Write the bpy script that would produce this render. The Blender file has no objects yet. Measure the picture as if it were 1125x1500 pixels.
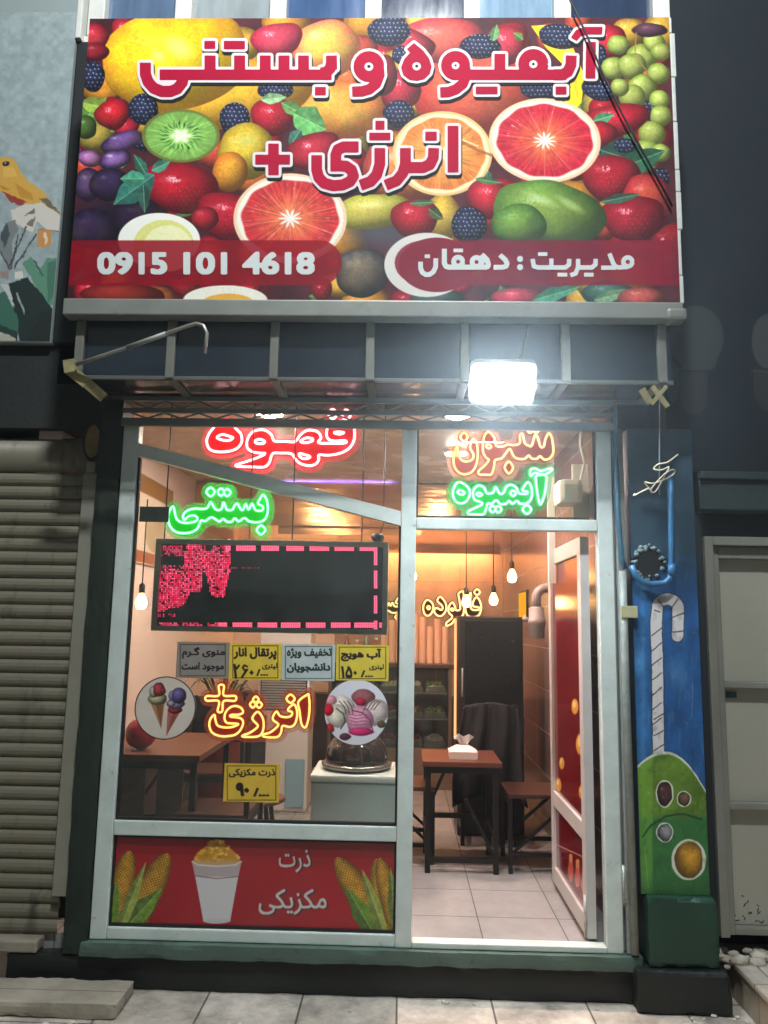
import bpy, bmesh, math, random
import numpy as np
from mathutils import Vector

# ------------------------------------------------------------------ camera, world, light
S = bpy.context.scene
C = S.collection
FPX, PITCH, YAW, ROLL = 1130.0, math.radians(8.28), math.radians(1.46), math.radians(1.0)
CAM = np.array([0.0, -3.75, 1.65])
def cam_axes():
    f = np.array([-math.sin(YAW)*math.cos(PITCH), math.cos(YAW)*math.cos(PITCH), math.sin(PITCH)])
    r = np.array([math.cos(YAW), math.sin(YAW), 0.0]); u = np.cross(r, f)
    c, s = math.cos(ROLL), math.sin(ROLL)
    return c*r + s*u, -s*r + c*u, f
AX_R, AX_U, AX_F = cam_axes()
cd = bpy.data.cameras.new('camera'); co = bpy.data.objects.new('camera', cd); C.objects.link(co)
cd.sensor_fit = 'VERTICAL'; cd.sensor_height = 24.0; cd.lens = 24.0*FPX/1500.0
cd.clip_start = 0.05; cd.clip_end = 300.0
from mathutils import Matrix
m = Matrix.Identity(4)
for i in range(3):
    m[i][0] = AX_R[i]; m[i][1] = AX_U[i]; m[i][2] = -AX_F[i]; m[i][3] = CAM[i]
co.matrix_world = m
S.camera = co

w = bpy.data.worlds.new('World'); S.world = w; w.use_nodes = True
nt = w.node_tree; bg = nt.nodes['Background']
sky = nt.nodes.new('ShaderNodeTexSky'); sky.sky_type = 'NISHITA'; sky.sun_disc = False
sky.sun_elevation = math.radians(-4.0); sky.sun_rotation = math.radians(180)
nt.links.new(sky.outputs[0], bg.inputs[0]); bg.inputs[1].default_value = 0.15

sd = bpy.data.lights.new('street_fill', 'SUN'); so = bpy.data.objects.new('street_fill', sd); C.objects.link(so)
sd.energy = 0.16; sd.angle = math.radians(60); sd.color = (0.86, 1.0, 0.95)
so.rotation_euler = (math.radians(58), 0, math.radians(-8))      # added fill for unseen street lamps, from behind and above the camera

ld = bpy.data.lights.new('sign_floodlight', 'AREA'); lo = bpy.data.objects.new('sign_floodlight', ld); C.objects.link(lo)
ld.shape = 'RECTANGLE'; ld.size = 0.5; ld.size_y = 0.2; ld.energy = 250; ld.color = (0.93, 0.98, 1.0); ld.spread = math.radians(150)
lo.location = (0.1, -3.3, 7.2)
lo.rotation_euler = (Vector((-0.1, -0.2, 4.2)) - lo.location).to_track_quat('-Z', 'Y').to_euler()

S.view_settings.view_transform = 'Standard'; S.view_settings.look = 'None'
S.view_settings.exposure = 0.0; S.view_settings.gamma = 1.0
S.render.engine = 'CYCLES'
S.cycles.use_denoising = True
S.cycles.max_bounces = 8; S.cycles.transparent_max_bounces = 24; S.cycles.transmission_bounces = 6
S.cycles.caustics_reflective = False; S.cycles.caustics_refractive = False
S.cycles.sample_clamp_indirect = 6.0

random.seed(7)
RNG = np.random.default_rng(11)

# ------------------------------------------------------------------ helpers
def at(px, py, Y=0.0):
    """where the sight line of photo point (px, py) meets the vertical plane y = Y -> (x, z)"""
    v = AX_R*(px-562.5)/FPX + AX_U*(750-py)/FPX + AX_F
    t = (Y-CAM[1])/v[1]
    return float(CAM[0]+t*v[0]), float(CAM[2]+t*v[2])
def at3(px, py, Y=0.0):
    x, z = at(px, py, Y); return Vector((x, Y, z))
def to_px(x, y, z):
    d = np.stack([x-CAM[0], y-CAM[1]+0*x, z-CAM[2]], -1)
    k = d@AX_F
    return 562.5+FPX*(d@AX_R)/k, 750-FPX*(d@AX_U)/k

def lin(c):
    c = np.asarray(c, float)/255.0
    return np.where(c <= 0.04045, c/12.92, ((np.clip(c, 0, None)+0.055)/1.055)**2.4)
MATS = {}
def mat(name, rgb, rough=0.6, metal=0.0, var=0.0, scale=6.0, bump=0.0, bscale=40.0, spec=0.5, dirt=None, emit=0.0, coat=0.0, stretch=None):
    if name in MATS: return MATS[name]
    M = bpy.data.materials.new(name); M.use_nodes = True; MATS[name] = M
    n, l = M.node_tree.nodes, M.node_tree.links
    p = n['Principled BSDF']
    col = tuple(lin(rgb))+(1,)
    p.inputs['Base Color'].default_value = col
    p.inputs['Roughness'].default_value = rough; p.inputs['Metallic'].default_value = metal
    p.inputs['Specular IOR Level'].default_value = spec
    if coat: p.inputs['Coat Weight'].default_value = coat; p.inputs['Coat Roughness'].default_value = 0.06
    tc = n.new('ShaderNodeTexCoord'); mp = n.new('ShaderNodeMapping'); l.new(tc.outputs['Object'], mp.inputs[0])
    if stretch: mp.inputs['Scale'].default_value = stretch
    last = None
    if var or dirt:
        t = n.new('ShaderNodeTexNoise'); t.inputs['Scale'].default_value = scale; t.inputs['Detail'].default_value = 7; t.inputs['Roughness'].default_value = 0.65
        l.new(mp.outputs[0], t.inputs['Vector'])
        r = n.new('ShaderNodeValToRGB'); l.new(t.outputs[0], r.inputs[0])
        r.color_ramp.elements[0].position = 0.3; r.color_ramp.elements[1].position = 0.7
        a = np.array(col[:3])
        r.color_ramp.elements[0].color = tuple(a*(1-var))+(1,); r.color_ramp.elements[1].color = tuple(np.minimum(a*(1+var), 0.95))+(1,)
        last = r.outputs[0]
        rr = n.new('ShaderNodeMapRange'); l.new(t.outputs[0], rr.inputs[0])
        rr.inputs['To Min'].default_value = max(0.02, rough-0.1); rr.inputs['To Max'].default_value = min(1, rough+0.12)
        l.new(rr.outputs[0], p.inputs['Roughness'])
    if dirt:
        t2 = n.new('ShaderNodeTexNoise'); t2.inputs['Scale'].default_value = dirt[1]; t2.inputs['Detail'].default_value = 9; t2.inputs['Roughness'].default_value = 0.7
        l.new(mp.outputs[0], t2.inputs['Vector'])
        r2 = n.new('ShaderNodeValToRGB'); l.new(t2.outputs[0], r2.inputs[0])
        r2.color_ramp.elements[0].position = dirt[2]; r2.color_ramp.elements[1].position = dirt[2]+0.16
        mx = n.new('ShaderNodeMix'); mx.data_type = 'RGBA'; l.new(r2.outputs[0], mx.inputs[0])
        l.new(last, mx.inputs[6]); mx.inputs[7].default_value = tuple(lin(dirt[0]))+(1,)
        last = mx.outputs[2]
    if last is not None: l.new(last, p.inputs['Base Color'])
    if bump:
        t3 = n.new('ShaderNodeTexNoise'); t3.inputs['Scale'].default_value = bscale; t3.inputs['Detail'].default_value = 6
        l.new(mp.outputs[0], t3.inputs['Vector'])
        b = n.new('ShaderNodeBump'); b.inputs['Strength'].default_value = bump; b.inputs['Distance'].default_value = 0.01
        l.new(t3.outputs[0], b.inputs['Height']); l.new(b.outputs[0], p.inputs['Normal'])
    if emit:
        p.inputs['Emission Color'].default_value = col; p.inputs['Emission Strength'].default_value = emit
    return M
def glow(name, rgb, strength):
    if name in MATS: return MATS[name]
    M = bpy.data.materials.new(name); M.use_nodes = True; MATS[name] = M
    n, l = M.node_tree.nodes, M.node_tree.links
    for x in list(n): n.remove(x)
    o = n.new('ShaderNodeOutputMaterial'); e = n.new('ShaderNodeEmission')
    e.inputs[0].default_value = tuple(lin(rgb))+(1,); e.inputs[1].default_value = strength
    l.new(e.outputs[0], o.inputs[0]); return M
def acrylic(name, rgb, clear, tint=True):
    """coloured translucent sheet: part clear, part milky"""
    if name in MATS: return MATS[name]
    M = bpy.data.materials.new(name); M.use_nodes = True; MATS[name] = M
    n, l = M.node_tree.nodes, M.node_tree.links
    for x in list(n): n.remove(x)
    c = tuple(lin(rgb))+(1,)
    o = n.new('ShaderNodeOutputMaterial'); mx = n.new('ShaderNodeMixShader'); t = n.new('ShaderNodeBsdfTransparent')
    mx2 = n.new('ShaderNodeMixShader'); d = n.new('ShaderNodeBsdfDiffuse'); tr = n.new('ShaderNodeBsdfTranslucent')
    t.inputs[0].default_value = c if tint else (0.97, 0.97, 0.97, 1); d.inputs[0].default_value = c; tr.inputs[0].default_value = c
    mx2.inputs[0].default_value = 0.4; l.new(d.outputs[0], mx2.inputs[1]); l.new(tr.outputs[0], mx2.inputs[2])
    mx.inputs[0].default_value = 1-clear; l.new(t.outputs[0], mx.inputs[1]); l.new(mx2.outputs[0], mx.inputs[2])
    l.new(mx.outputs[0], o.inputs[0]); return M
def glass(name, tint=(236, 244, 240), rough=0.02, boost=1.0):
    if name in MATS: return MATS[name]
    M = bpy.data.materials.new(name); M.use_nodes = True; MATS[name] = M
    n, l = M.node_tree.nodes, M.node_tree.links
    for x in list(n): n.remove(x)
    o = n.new('ShaderNodeOutputMaterial'); mx = n.new('ShaderNodeMixShader'); t = n.new('ShaderNodeBsdfTransparent'); g = n.new('ShaderNodeBsdfGlossy')
    t.inputs[0].default_value = tuple(lin(tint))+(1,); g.inputs['Roughness'].default_value = rough
    fr = n.new('ShaderNodeFresnel'); fr.inputs[0].default_value = 1.45
    mm = n.new('ShaderNodeMath'); mm.operation = 'MULTIPLY'; mm.inputs[1].default_value = boost; mm.use_clamp = True
    l.new(fr.outputs[0], mm.inputs[0]); l.new(mm.outputs[0], mx.inputs[0])
    l.new(t.outputs[0], mx.inputs[1]); l.new(g.outputs[0], mx.inputs[2])
    tc = n.new('ShaderNodeTexCoord'); ns = n.new('ShaderNodeTexNoise'); ns.inputs['Scale'].default_value = 3.5; ns.inputs['Detail'].default_value = 8; ns.inputs['Roughness'].default_value = 0.7
    l.new(tc.outputs['Object'], ns.inputs['Vector']); mr = n.new('ShaderNodeMapRange'); l.new(ns.outputs[0], mr.inputs[0])
    mr.inputs['From Min'].default_value = 0.38; mr.inputs['From Max'].default_value = 0.72; mr.inputs['To Min'].default_value = 0.008; mr.inputs['To Max'].default_value = 0.045
    df = n.new('ShaderNodeBsdfDiffuse'); df.inputs[0].default_value = (0.8, 0.8, 0.8, 1); m2 = n.new('ShaderNodeMixShader')
    l.new(mr.outputs[0], m2.inputs[0]); l.new(mx.outputs[0], m2.inputs[1]); l.new(df.outputs[0], m2.inputs[2]); l.new(m2.outputs[0], o.inputs[0]); return M
def painted(name, rough=0.5, emit=0.0, bump=0.0, spec=0.4, clear=0.0):
    """material of a printed or painted surface: colour from the mesh's own 'print' attribute"""
    if name in MATS: return MATS[name]
    M = bpy.data.materials.new(name); M.use_nodes = True; MATS[name] = M
    n, l = M.node_tree.nodes, M.node_tree.links
    p = n['Principled BSDF']; a = n.new('ShaderNodeAttribute'); a.attribute_name = 'print'
    p.inputs['Roughness'].default_value = rough; p.inputs['Specular IOR Level'].default_value = spec
    if emit:
        p.inputs['Base Color'].default_value = (0.01, 0.01, 0.01, 1)
        l.new(a.outputs[0], p.inputs['Emission Color']); p.inputs['Emission Strength'].default_value = emit
    else:
        l.new(a.outputs[0], p.inputs['Base Color'])
    if bump:
        t3 = n.new('ShaderNodeTexNoise'); t3.inputs['Scale'].default_value = 3.0; t3.inputs['Detail'].default_value = 5
        tc = n.new('ShaderNodeTexCoord'); l.new(tc.outputs['Object'], t3.inputs['Vector'])
        b = n.new('ShaderNodeBump'); b.inputs['Strength'].default_value = bump; b.inputs['Distance'].default_value = 0.05
        l.new(t3.outputs[0], b.inputs['Height']); l.new(b.outputs[0], p.inputs['Normal'])
    return M
def tiles(name, rgb, rgb2, grout, sx, sy, rough=0.4, axes='XY', mortar=0.012, bump=0.3, dirt=0.35, offset=0.0):
    if name in MATS: return MATS[name]
    M = bpy.data.materials.new(name); M.use_nodes = True; MATS[name] = M
    n, l = M.node_tree.nodes, M.node_tree.links
    p = n['Principled BSDF']; tc = n.new('ShaderNodeTexCoord')
    sp = n.new('ShaderNodeSeparateXYZ'); cb = n.new('ShaderNodeCombineXYZ'); l.new(tc.outputs['Object'], sp.inputs[0])
    l.new(sp.outputs['XYZ'.index(axes[0])], cb.inputs[0]); l.new(sp.outputs['XYZ'.index(axes[1])], cb.inputs[1])
    br = n.new('ShaderNodeTexBrick'); l.new(cb.outputs[0], br.inputs[0]); br.offset = offset
    br.inputs['Scale'].default_value = 1.0; br.inputs['Brick Width'].default_value = sx; br.inputs['Row Height'].default_value = sy
    br.inputs['Mortar Size'].default_value = mortar/2; br.inputs['Mortar Smooth'].default_value = 0.2
    br.inputs['Color1'].default_value = tuple(lin(rgb))+(1,); br.inputs['Color2'].default_value = tuple(lin(rgb2))+(1,); br.inputs['Mortar'].default_value = tuple(lin(grout))+(1,)
    t = n.new('ShaderNodeTexNoise'); t.inputs['Scale'].default_value = 3.5; t.inputs['Detail'].default_value = 9; t.inputs['Roughness'].default_value = 0.72
    l.new(tc.outputs['Object'], t.inputs['Vector'])
    mr = n.new('ShaderNodeMapRange'); l.new(t.outputs[0], mr.inputs[0]); mr.inputs['From Min'].default_value = 0.3; mr.inputs['From Max'].default_value = 0.7
    mr.inputs['To Min'].default_value = 1-dirt; mr.inputs['To Max'].default_value = 1+dirt*0.5
    mx = n.new('ShaderNodeMix'); mx.data_type = 'RGBA'; mx.blend_type = 'MULTIPLY'; mx.inputs[0].default_value = 1
    l.new(br.outputs[0], mx.inputs[6]); l.new(mr.outputs[0], mx.inputs[7]); l.new(mx.outputs[2], p.inputs['Base Color'])
    p.inputs['Roughness'].default_value = rough
    b = n.new('ShaderNodeBump'); b.inputs['Strength'].default_value = bump; b.inputs['Distance'].default_value = 0.004; b.invert = True
    l.new(br.outputs[1], b.inputs['Height']); l.new(b.outputs[0], p.inputs['Normal'])
    return M

# ---- mesh building
class MB:
    def __init__(s): s.v = []; s.f = []; s.smooth = []
    def add(s, vs, fs, smooth=False):
        o = len(s.v); s.v += [tuple(v) for v in vs]; s.f += [tuple(i+o for i in f) for f in fs]; s.smooth += [smooth]*len(fs); return s
    def box(s, x0, x1, y0, y1, z0, z1, bev=0.0):
        x0, x1 = min(x0, x1), max(x0, x1); y0, y1 = min(y0, y1), max(y0, y1); z0, z1 = min(z0, z1), max(z0, z1)
        bm = bmesh.new(); bmesh.ops.create_cube(bm, size=1.0)
        for v in bm.verts: v.co = Vector(((x0+x1)/2+v.co.x*(x1-x0), (y0+y1)/2+v.co.y*(y1-y0), (z0+z1)/2+v.co.z*(z1-z0)))
        b = min(bev, 0.45*min(x1-x0, y1-y0, z1-z0))
        if b > 0: bmesh.ops.bevel(bm, geom=list(bm.edges), offset=b, segments=2, affect='EDGES', profile=0.6)
        bm.verts.index_update(); s.add([v.co for v in bm.verts], [[v.index for v in f.verts] for f in bm.faces]); bm.free(); return s
    def rough(s, x0, x1, y0, y1, z0, z1, amp=0.004, step=0.03, seed=1):
        """masonry block with worn edges and an uneven skin"""
        from mathutils import noise
        bm = bmesh.new(); bmesh.ops.create_cube(bm, size=1.0)
        dims = (x1-x0, y1-y0, z1-z0)
        for v in bm.verts: v.co = Vector(((x0+x1)/2+v.co.x*dims[0], (y0+y1)/2+v.co.y*dims[1], (z0+z1)/2+v.co.z*dims[2]))
        for a in range(3):
            n_ = min(60, max(2, int(dims[a]/step)))
            es = [e for e in bm.edges if abs((e.verts[0].co-e.verts[1].co)[a]) > 1e-6]
            bmesh.ops.subdivide_edges(bm, edges=es, cuts=n_, use_grid_fill=True)
        for v in bm.verts:
            p = v.co.copy(); d = Vector((0, 0, 0)); k = 0
            for a, (lo_, hi_) in enumerate(((x0, x1), (y0, y1), (z0, z1))):
                for q, sg in ((lo_, 1), (hi_, -1)):
                    if abs(p[a]-q) < 1e-5: d[a] += sg; k += 1
            w_ = noise.noise(p*9+Vector((seed, 0, 0)))*0.6+noise.noise(p*31)*0.4
            depth = amp*(0.5+0.5*w_)+(amp*1.6*max(0, 0.35+w_) if k > 1 else 0)
            v.co = p+d*depth
        bm.verts.index_update(); s.add([v.co for v in bm.verts], [[v.index for v in f.verts] for f in bm.faces]); bm.free(); return s
    def prism(s, pts, y0, y1):
        """polygon given as (x, z) pulled from y0 to y1"""
        n = len(pts); vs = [(x, y0, z) for x, z in pts]+[(x, y1, z) for x, z in pts]
        fs = [tuple(range(n)), tuple(range(2*n-1, n-1, -1))]+[(i, (i+n), (i+1) % n+n, (i+1) % n) for i in range(n)]
        return s.add(vs, fs)
    def bar(s, a, b, w, d=None, up=(0, 1, 0)):
        a, b = Vector(a), Vector(b); d = d or w; t = (b-a).normalized(); u = Vector(up)
        if abs(t.dot(u)) > 0.95: u = Vector((1, 0, 0))
        r = t.cross(u).normalized(); u = r.cross(t).normalized()
        vs = [p+r*(i*w/2)+u*(j*d/2) for p in (a, b) for i, j in ((-1, -1), (1, -1), (1, 1), (-1, 1))]
        return s.add(vs, [(0, 1, 2, 3), (7, 6, 5, 4), (0, 4, 5, 1), (1, 5, 6, 2), (2, 6, 7, 3), (3, 7, 4, 0)])
    def tube(s, pts, r, seg=8, closed=False):
        pts = [Vector(p) for p in pts]; n = len(pts); rs = r if hasattr(r, '__len__') else [r]*n
        vs = []; prev = None
        for i, p in enumerate(pts):
            a = pts[i-1] if (i > 0 or closed) else p; b = pts[(i+1) % n] if (i < n-1 or closed) else p
            t = (b-a); t = t.normalized() if t.length > 1e-9 else Vector((0, 0, 1))
            if prev is None:
                u = Vector((0, 1, 0)) if abs(t.y) < 0.9 else Vector((1, 0, 0)); prev = u
            r1 = t.cross(prev)
            if r1.length < 1e-6: r1 = t.cross(Vector((0.3, 0.5, 0.8)))
            r1.normalize(); u1 = r1.cross(t).normalized(); prev = u1
            for k in range(seg):
                an = 2*math.pi*k/seg; vs.append(p+(r1*math.cos(an)+u1*math.sin(an))*rs[i])
        fs = []
        for i in range(n if closed else n-1):
            for k in range(seg):
                j = (i+1) % n; fs.append((i*seg+k, i*seg+(k+1) % seg, j*seg+(k+1) % seg, j*seg+k))
        if not closed: fs += [tuple(range(seg-1, -1, -1)), tuple(range((n-1)*seg, n*seg))]
        return s.add(vs, fs, True)
    def lathe(s, c, prof, seg=24, smooth=True):
        """profile of (radius, z) about a vertical axis at c"""
        vs = []; n = len(prof)
        for r, z in prof:
            for k in range(seg):
                a = 2*math.pi*k/seg; vs.append((c[0]+r*math.cos(a), c[1]+r*math.sin(a), c[2]+z))
        fs = [(i*seg+k, i*seg+(k+1) % seg, (i+1)*seg+(k+1) % seg, (i+1)*seg+k) for i in range(n-1) for k in range(seg)]
        fs += [tuple(range(seg-1, -1, -1)), tuple(range((n-1)*seg, n*seg))]
        return s.add(vs, fs, smooth)
    def ball(s, c, rx, ry, rz, seg=20, rings=12, jit=0.0):
        vs = []; fs = []
        for i in range(rings+1):
            ph = math.pi*i/rings
            for k in range(seg):
                a = 2*math.pi*k/seg; j = 1+random.uniform(-jit, jit)
                vs.append((c[0]+rx*math.sin(ph)*math.cos(a)*j, c[1]+ry*math.sin(ph)*math.sin(a)*j, c[2]+rz*math.cos(ph)*j))
        for i in range(rings):
            for k in range(seg): fs.append((i*seg+k, (i+1)*seg+k, (i+1)*seg+(k+1) % seg, i*seg+(k+1) % seg))
        return s.add(vs, fs, True)

def root_loc(o):
    while o is not None and o.parent: o = o.parent
    return Vector(o.location) if o is not None else Vector((0, 0, 0))
def link_mesh(name, me, material, parent):
    o = bpy.data.objects.new(name, me); C.objects.link(o)
    if material: me.materials.append(material)
    if parent is not None: o.parent = parent
    return o
def part(name, mb, material, parent=None, label=None):
    off = root_loc(parent)
    me = bpy.data.meshes.new(name); me.from_pydata([Vector(v)-off for v in mb.v], [], mb.f)
    me.polygons.foreach_set('use_smooth', mb.smooth); me.update()
    o = link_mesh(name, me, material, parent)
    if label: o['label'] = label
    return o
def tag(o, label, cat, group=None):
    o['label'] = label; o['category'] = cat
    if group: o['group'] = group
    return o
def thing(name, label, cat, loc=(0, 0, 0), group=None):
    o = bpy.data.objects.new(name, None); C.objects.link(o); o.location = loc; o.empty_display_size = 0.1
    return tag(o, label, cat, group)
def single(name, mb, material, label, cat, group=None):
    me = bpy.data.meshes.new(name); vs = np.array([tuple(v) for v in mb.v]); c = Vector(((vs[:, 0].min()+vs[:, 0].max())/2, (vs[:, 1].min()+vs[:, 1].max())/2, vs[:, 2].min()))
    me.from_pydata([Vector(v)-c for v in mb.v], [], mb.f); me.polygons.foreach_set('use_smooth', mb.smooth); me.update()
    o = link_mesh(name, me, material, None); o.location = c
    return tag(o, label, cat, group)
def structure(name, mb, material):
    o = part(name, mb, material); o['kind'] = 'structure'; return o
def copy_thing(root, loc, label):
    r = root.copy(); C.objects.link(r); r.location = loc; r['label'] = label
    for ch in list(root.children):
        c = ch.copy(); C.objects.link(c); c.parent = r
        for g in ch.children:
            d = g.copy(); C.objects.link(d); d.parent = c
    return r

# ---- painting on printed surfaces
def hash2(ix, iy, seed):
    h = np.sin(ix*127.1+iy*311.7+seed*74.7)*43758.5453
    return h-np.floor(h)
def vnoise(x, y, seed=0):
    ix, iy = np.floor(x), np.floor(y); fx, fy = x-ix, y-iy
    fx = fx*fx*(3-2*fx); fy = fy*fy*(3-2*fy)
    a, b = hash2(ix, iy, seed), hash2(ix+1, iy, seed); c, d = hash2(ix, iy+1, seed), hash2(ix+1, iy+1, seed)
    return a+(b-a)*fx+(c-a)*fy+(a-b-c+d)*fx*fy
def fbm(x, y, seed=0, o=4):
    s = 0; a = 0.5
    for k in range(o): s = s+a*vnoise(x*2**k, y*2**k, seed+k); a *= 0.5
    return s/(1-0.5**o)
class Canvas:
    """colours of a surface's sample points, addressed by where the photo shows them"""
    def __init__(s, PX, PY, base):
        s.PX, s.PY = PX, PY; s.C = np.zeros(PX.shape+(3,)); s.C[...] = base
        s.cm, s.rm = PX.mean(0), PY.mean(1)
        s.pad = 14
    def win(s, x0, x1, y0, y1):
        c = np.nonzero((s.cm > x0-s.pad) & (s.cm < x1+s.pad))[0]; r = np.nonzero((s.rm > y0-s.pad) & (s.rm < y1+s.pad))[0]
        if len(c) == 0 or len(r) == 0: return None
        return slice(r[0], r[-1]+1), slice(c[0], c[-1]+1)
    def blend(s, sl, a, col):
        a = np.clip(a, 0, 1)[..., None]; s.C[sl] = s.C[sl]*(1-a)+np.asarray(col, float)*a
    def ell(s, cx, cy, rx, ry, rot=0.0, wob=0.0, taper=0.0):
        R = max(rx, ry)*1.12; sl = s.win(cx-R, cx+R, cy-R, cy+R)
        if sl is None: return None
        x, y = s.PX[sl]-cx, s.PY[sl]-cy; c, q = math.cos(math.radians(rot)), math.sin(math.radians(rot))
        u, v = (c*x+q*y)/rx, (-q*x+c*y)/ry; u = u*(1+taper*v); r = np.sqrt(u*u+v*v)
        if wob: r = r*(1+wob*(vnoise(np.cos(np.arctan2(v, u))*1.6+cx*0.37, np.sin(np.arctan2(v, u))*1.6+cy*0.29, 3)-0.5))
        return sl, u, v, r, np.clip((1-r)*min(rx, ry)+0.5, 0, 1)
    def disc(s, cx, cy, rx, ry, col, rot=0.0, al=1.0, soft=0.0):
        e = s.ell(cx, cy, rx, ry, rot)
        if e is None: return
        sl, u, v, r, a = e
        if soft: a = np.clip((1-r)/soft, 0, 1)
        s.blend(sl, a*al, col)
    def fruit(s, cx, cy, rx, ry, col, edge=None, rot=0, seed=1, hi=0.5, light=(-0.45, -0.6), tex=0.25, amb=0.5, taper=0.0):
        e = s.ell(cx, cy, rx, ry, rot, 0.16, taper)
        if e is None: return
        sl, u, v, r, a = e
        n = np.sqrt(np.clip(1-r*r, 0, 1)); x, y = (s.PX[sl]-cx)/rx, (s.PY[sl]-cy)/ry
        d = np.clip(light[0]*x+light[1]*y+0.66*n, 0, 1); sh = amb+(1.12-amb)*d
        k = fbm(s.PX[sl]/9, s.PY[sl]/9, seed); k2 = fbm(s.PX[sl]/2.6+seed, s.PY[sl]/2.6, seed+31, 3); k3 = fbm(s.PX[sl]/34, s.PY[sl]/34, seed+7, 3)
        col = np.asarray(col, float); edge = col*0.55 if edge is None else np.asarray(edge, float)
        t = np.clip(r**2.2+(k-0.5)*0.9, 0, 1)[..., None]
        c = (col*(1-t)+edge*t)*sh[..., None]*(1-tex/2+tex*k)[..., None]*(0.89+0.22*k2)[..., None]
        c = c*(1-0.22*np.clip(k3*2-1, -1, 1))[..., None]+np.clip(k3-0.55, 0, 1)[..., None]*np.array([60, 46, 20])
        h = np.clip(1-np.sqrt((x+0.32)**2*1.6+(y+0.42)**2*4)/0.42, 0, 1)*hi*np.clip(1.9*k2+0.9*k-0.8, 0, 1.3)
        c = c*(1-h[..., None])+np.array([255, 250, 240])*h[..., None]
        s.blend(sl, a, np.clip(c, 0, 255))
    def berry(s, cx, cy, rx, ry, rot=0, seed=3):
        s.fruit(cx, cy, rx, ry, (28, 30, 52), (12, 12, 26), rot, seed, 0.1)
        e = s.ell(cx, cy, rx, ry, rot); sl, u, v, r, a = e; p = 6.2
        X, Y = s.PX[sl]/p, s.PY[sl]/p; Y2 = np.floor(Y); X = X+0.5*(Y2 % 2)
        jx, jy = hash2(np.floor(X), Y2, seed)*0.3, hash2(np.floor(X), Y2, seed+5)*0.3
        dx, dy = X-np.floor(X)-0.5+jx-0.15, Y-Y2-0.5+jy-0.15; d = np.sqrt(dx*dx+dy*dy)
        lit = np.clip(0.95-0.5*r-0.35*u*0-0.3*v, 0, 1)
        s.blend(sl, a*np.clip((0.48-d)*4, 0, 1)*0.75*lit, (52, 66, 112))
        d2 = np.sqrt((dx+0.12)**2+(dy+0.14)**2)
        s.blend(sl, a*np.clip((0.19-d2)*9, 0, 1)*lit, (190, 200, 226))
    def straw(s, cx, cy, rx, ry, rot=0, seed=5, col=(196, 24, 40), edge=(110, 8, 22), hi=0.3):
        s.fruit(cx, cy, rx, ry, col, edge, rot, seed, hi, tex=0.45, taper=0.22)
        e = s.ell(cx, cy, rx*0.93, ry*0.93, rot, 0.16, 0.22); sl, u, v, r, a = e; p = 7.5
        X, Y = s.PX[sl]/p, s.PY[sl]/(p*0.9); Y2 = np.floor(Y); X = X+0.5*(Y2 % 2)
        jx, jy = hash2(np.floor(X), Y2, seed)*0.4, hash2(np.floor(X), Y2, seed+9)*0.4
        d = np.sqrt((X-np.floor(X)-0.3-jx)**2*2.2+(Y-Y2-0.3-jy)**2)
        s.blend(sl, a*np.clip((0.24-d)*6, 0, 1)*0.6, (90, 6, 20))
        s.blend(sl, a*np.clip((0.15-d)*9, 0, 1)*0.85*np.clip(1.1-r, 0, 1), (240, 170, 120))
        g = np.clip(1-np.sqrt((u+0.2)**2*2+(v+0.4)**2*3)/0.55, 0, 1)*hash2(np.floor(s.PX[sl]/2.2), np.floor(s.PY[sl]/2.2), seed+2)
        s.blend(sl, a*np.clip((g-0.32)*3, 0, 0.8), (250, 190, 200))
    def citrus(s, cx, cy, rx, ry, flesh, inner, rot=0, n=10, rim=(222, 178, 120), pith=(240, 222, 190), seed=2, star=(245, 225, 215)):
        e = s.ell(cx, cy, rx, ry, rot)
        if e is None: return
        sl, u, v, r, a = e; th = np.arctan2(v, u)
        k = fbm(s.PX[sl]/7, s.PY[sl]/7, seed); kr = vnoise(th*34, r*4, seed+4)
        f = np.clip(1-(r-0.12)/0.6, 0, 1)[..., None]*(0.55+0.6*k)[..., None]; f = np.clip(f, 0, 1)
        c = np.asarray(flesh, float)*(1-f)+np.asarray(inner, float)*f
        c = c*(0.72+0.34*kr+0.22*k)[..., None]
        s.blend(sl, a, rim)
        s.blend(sl, a*np.clip((0.955-r)*30, 0, 1), pith)
        wob = 0.015*np.sin(th*n+0.6)
        s.blend(sl, a*np.clip((0.875+wob-r)*26, 0, 1), np.clip(c, 0, 255))
        seg = np.abs(np.sin((th+0.25+0.06*np.sin(th*3+seed))*n/2))
        s.blend(sl, a*np.clip((0.10-seg*r*1.6)*9, 0, 1)*np.clip((0.85-r)*20, 0, 1)*0.55, (235, 190, 165))
        s.blend(sl, a*np.clip((0.17*(1+0.45*np.cos(n*th))-r)*14, 0, 1), star)
        hl = np.clip((vnoise(th*40, r*9, seed+8)-0.83)*7, 0, 1)*np.clip((r-0.45)*4, 0, 1)*np.clip((0.82-r)*9, 0, 1)
        s.blend(sl, a*hl*0.6, (255, 225, 215))
    def kiwi(s, cx, cy, rx, ry):
        sl, u, v, r, a = s.ell(cx, cy, rx, ry); th = np.arctan2(v, u); k = fbm(s.PX[sl]/6, s.PY[sl]/6, 4)
        s.blend(sl, a, (96, 104, 40))
        kr = vnoise(th*16, r*3, 6)
        g = np.array([134, 190, 84.])*(0.75+0.3*kr+0.2*k)[..., None]*np.clip(1.12-0.35*r, 0, 1.2)[..., None]
        s.blend(sl, np.clip((0.93-r)*25, 0, 1), np.clip(g, 0, 255))
        rays = np.clip(np.sin(th*22+np.sin(r*18))*1.6-0.2, 0, 1)*np.clip((r-0.24)*9, 0, 1)*np.clip((0.66-r)*6, 0, 1)
        s.blend(sl, rays*0.6, (40, 92, 46))
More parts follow.
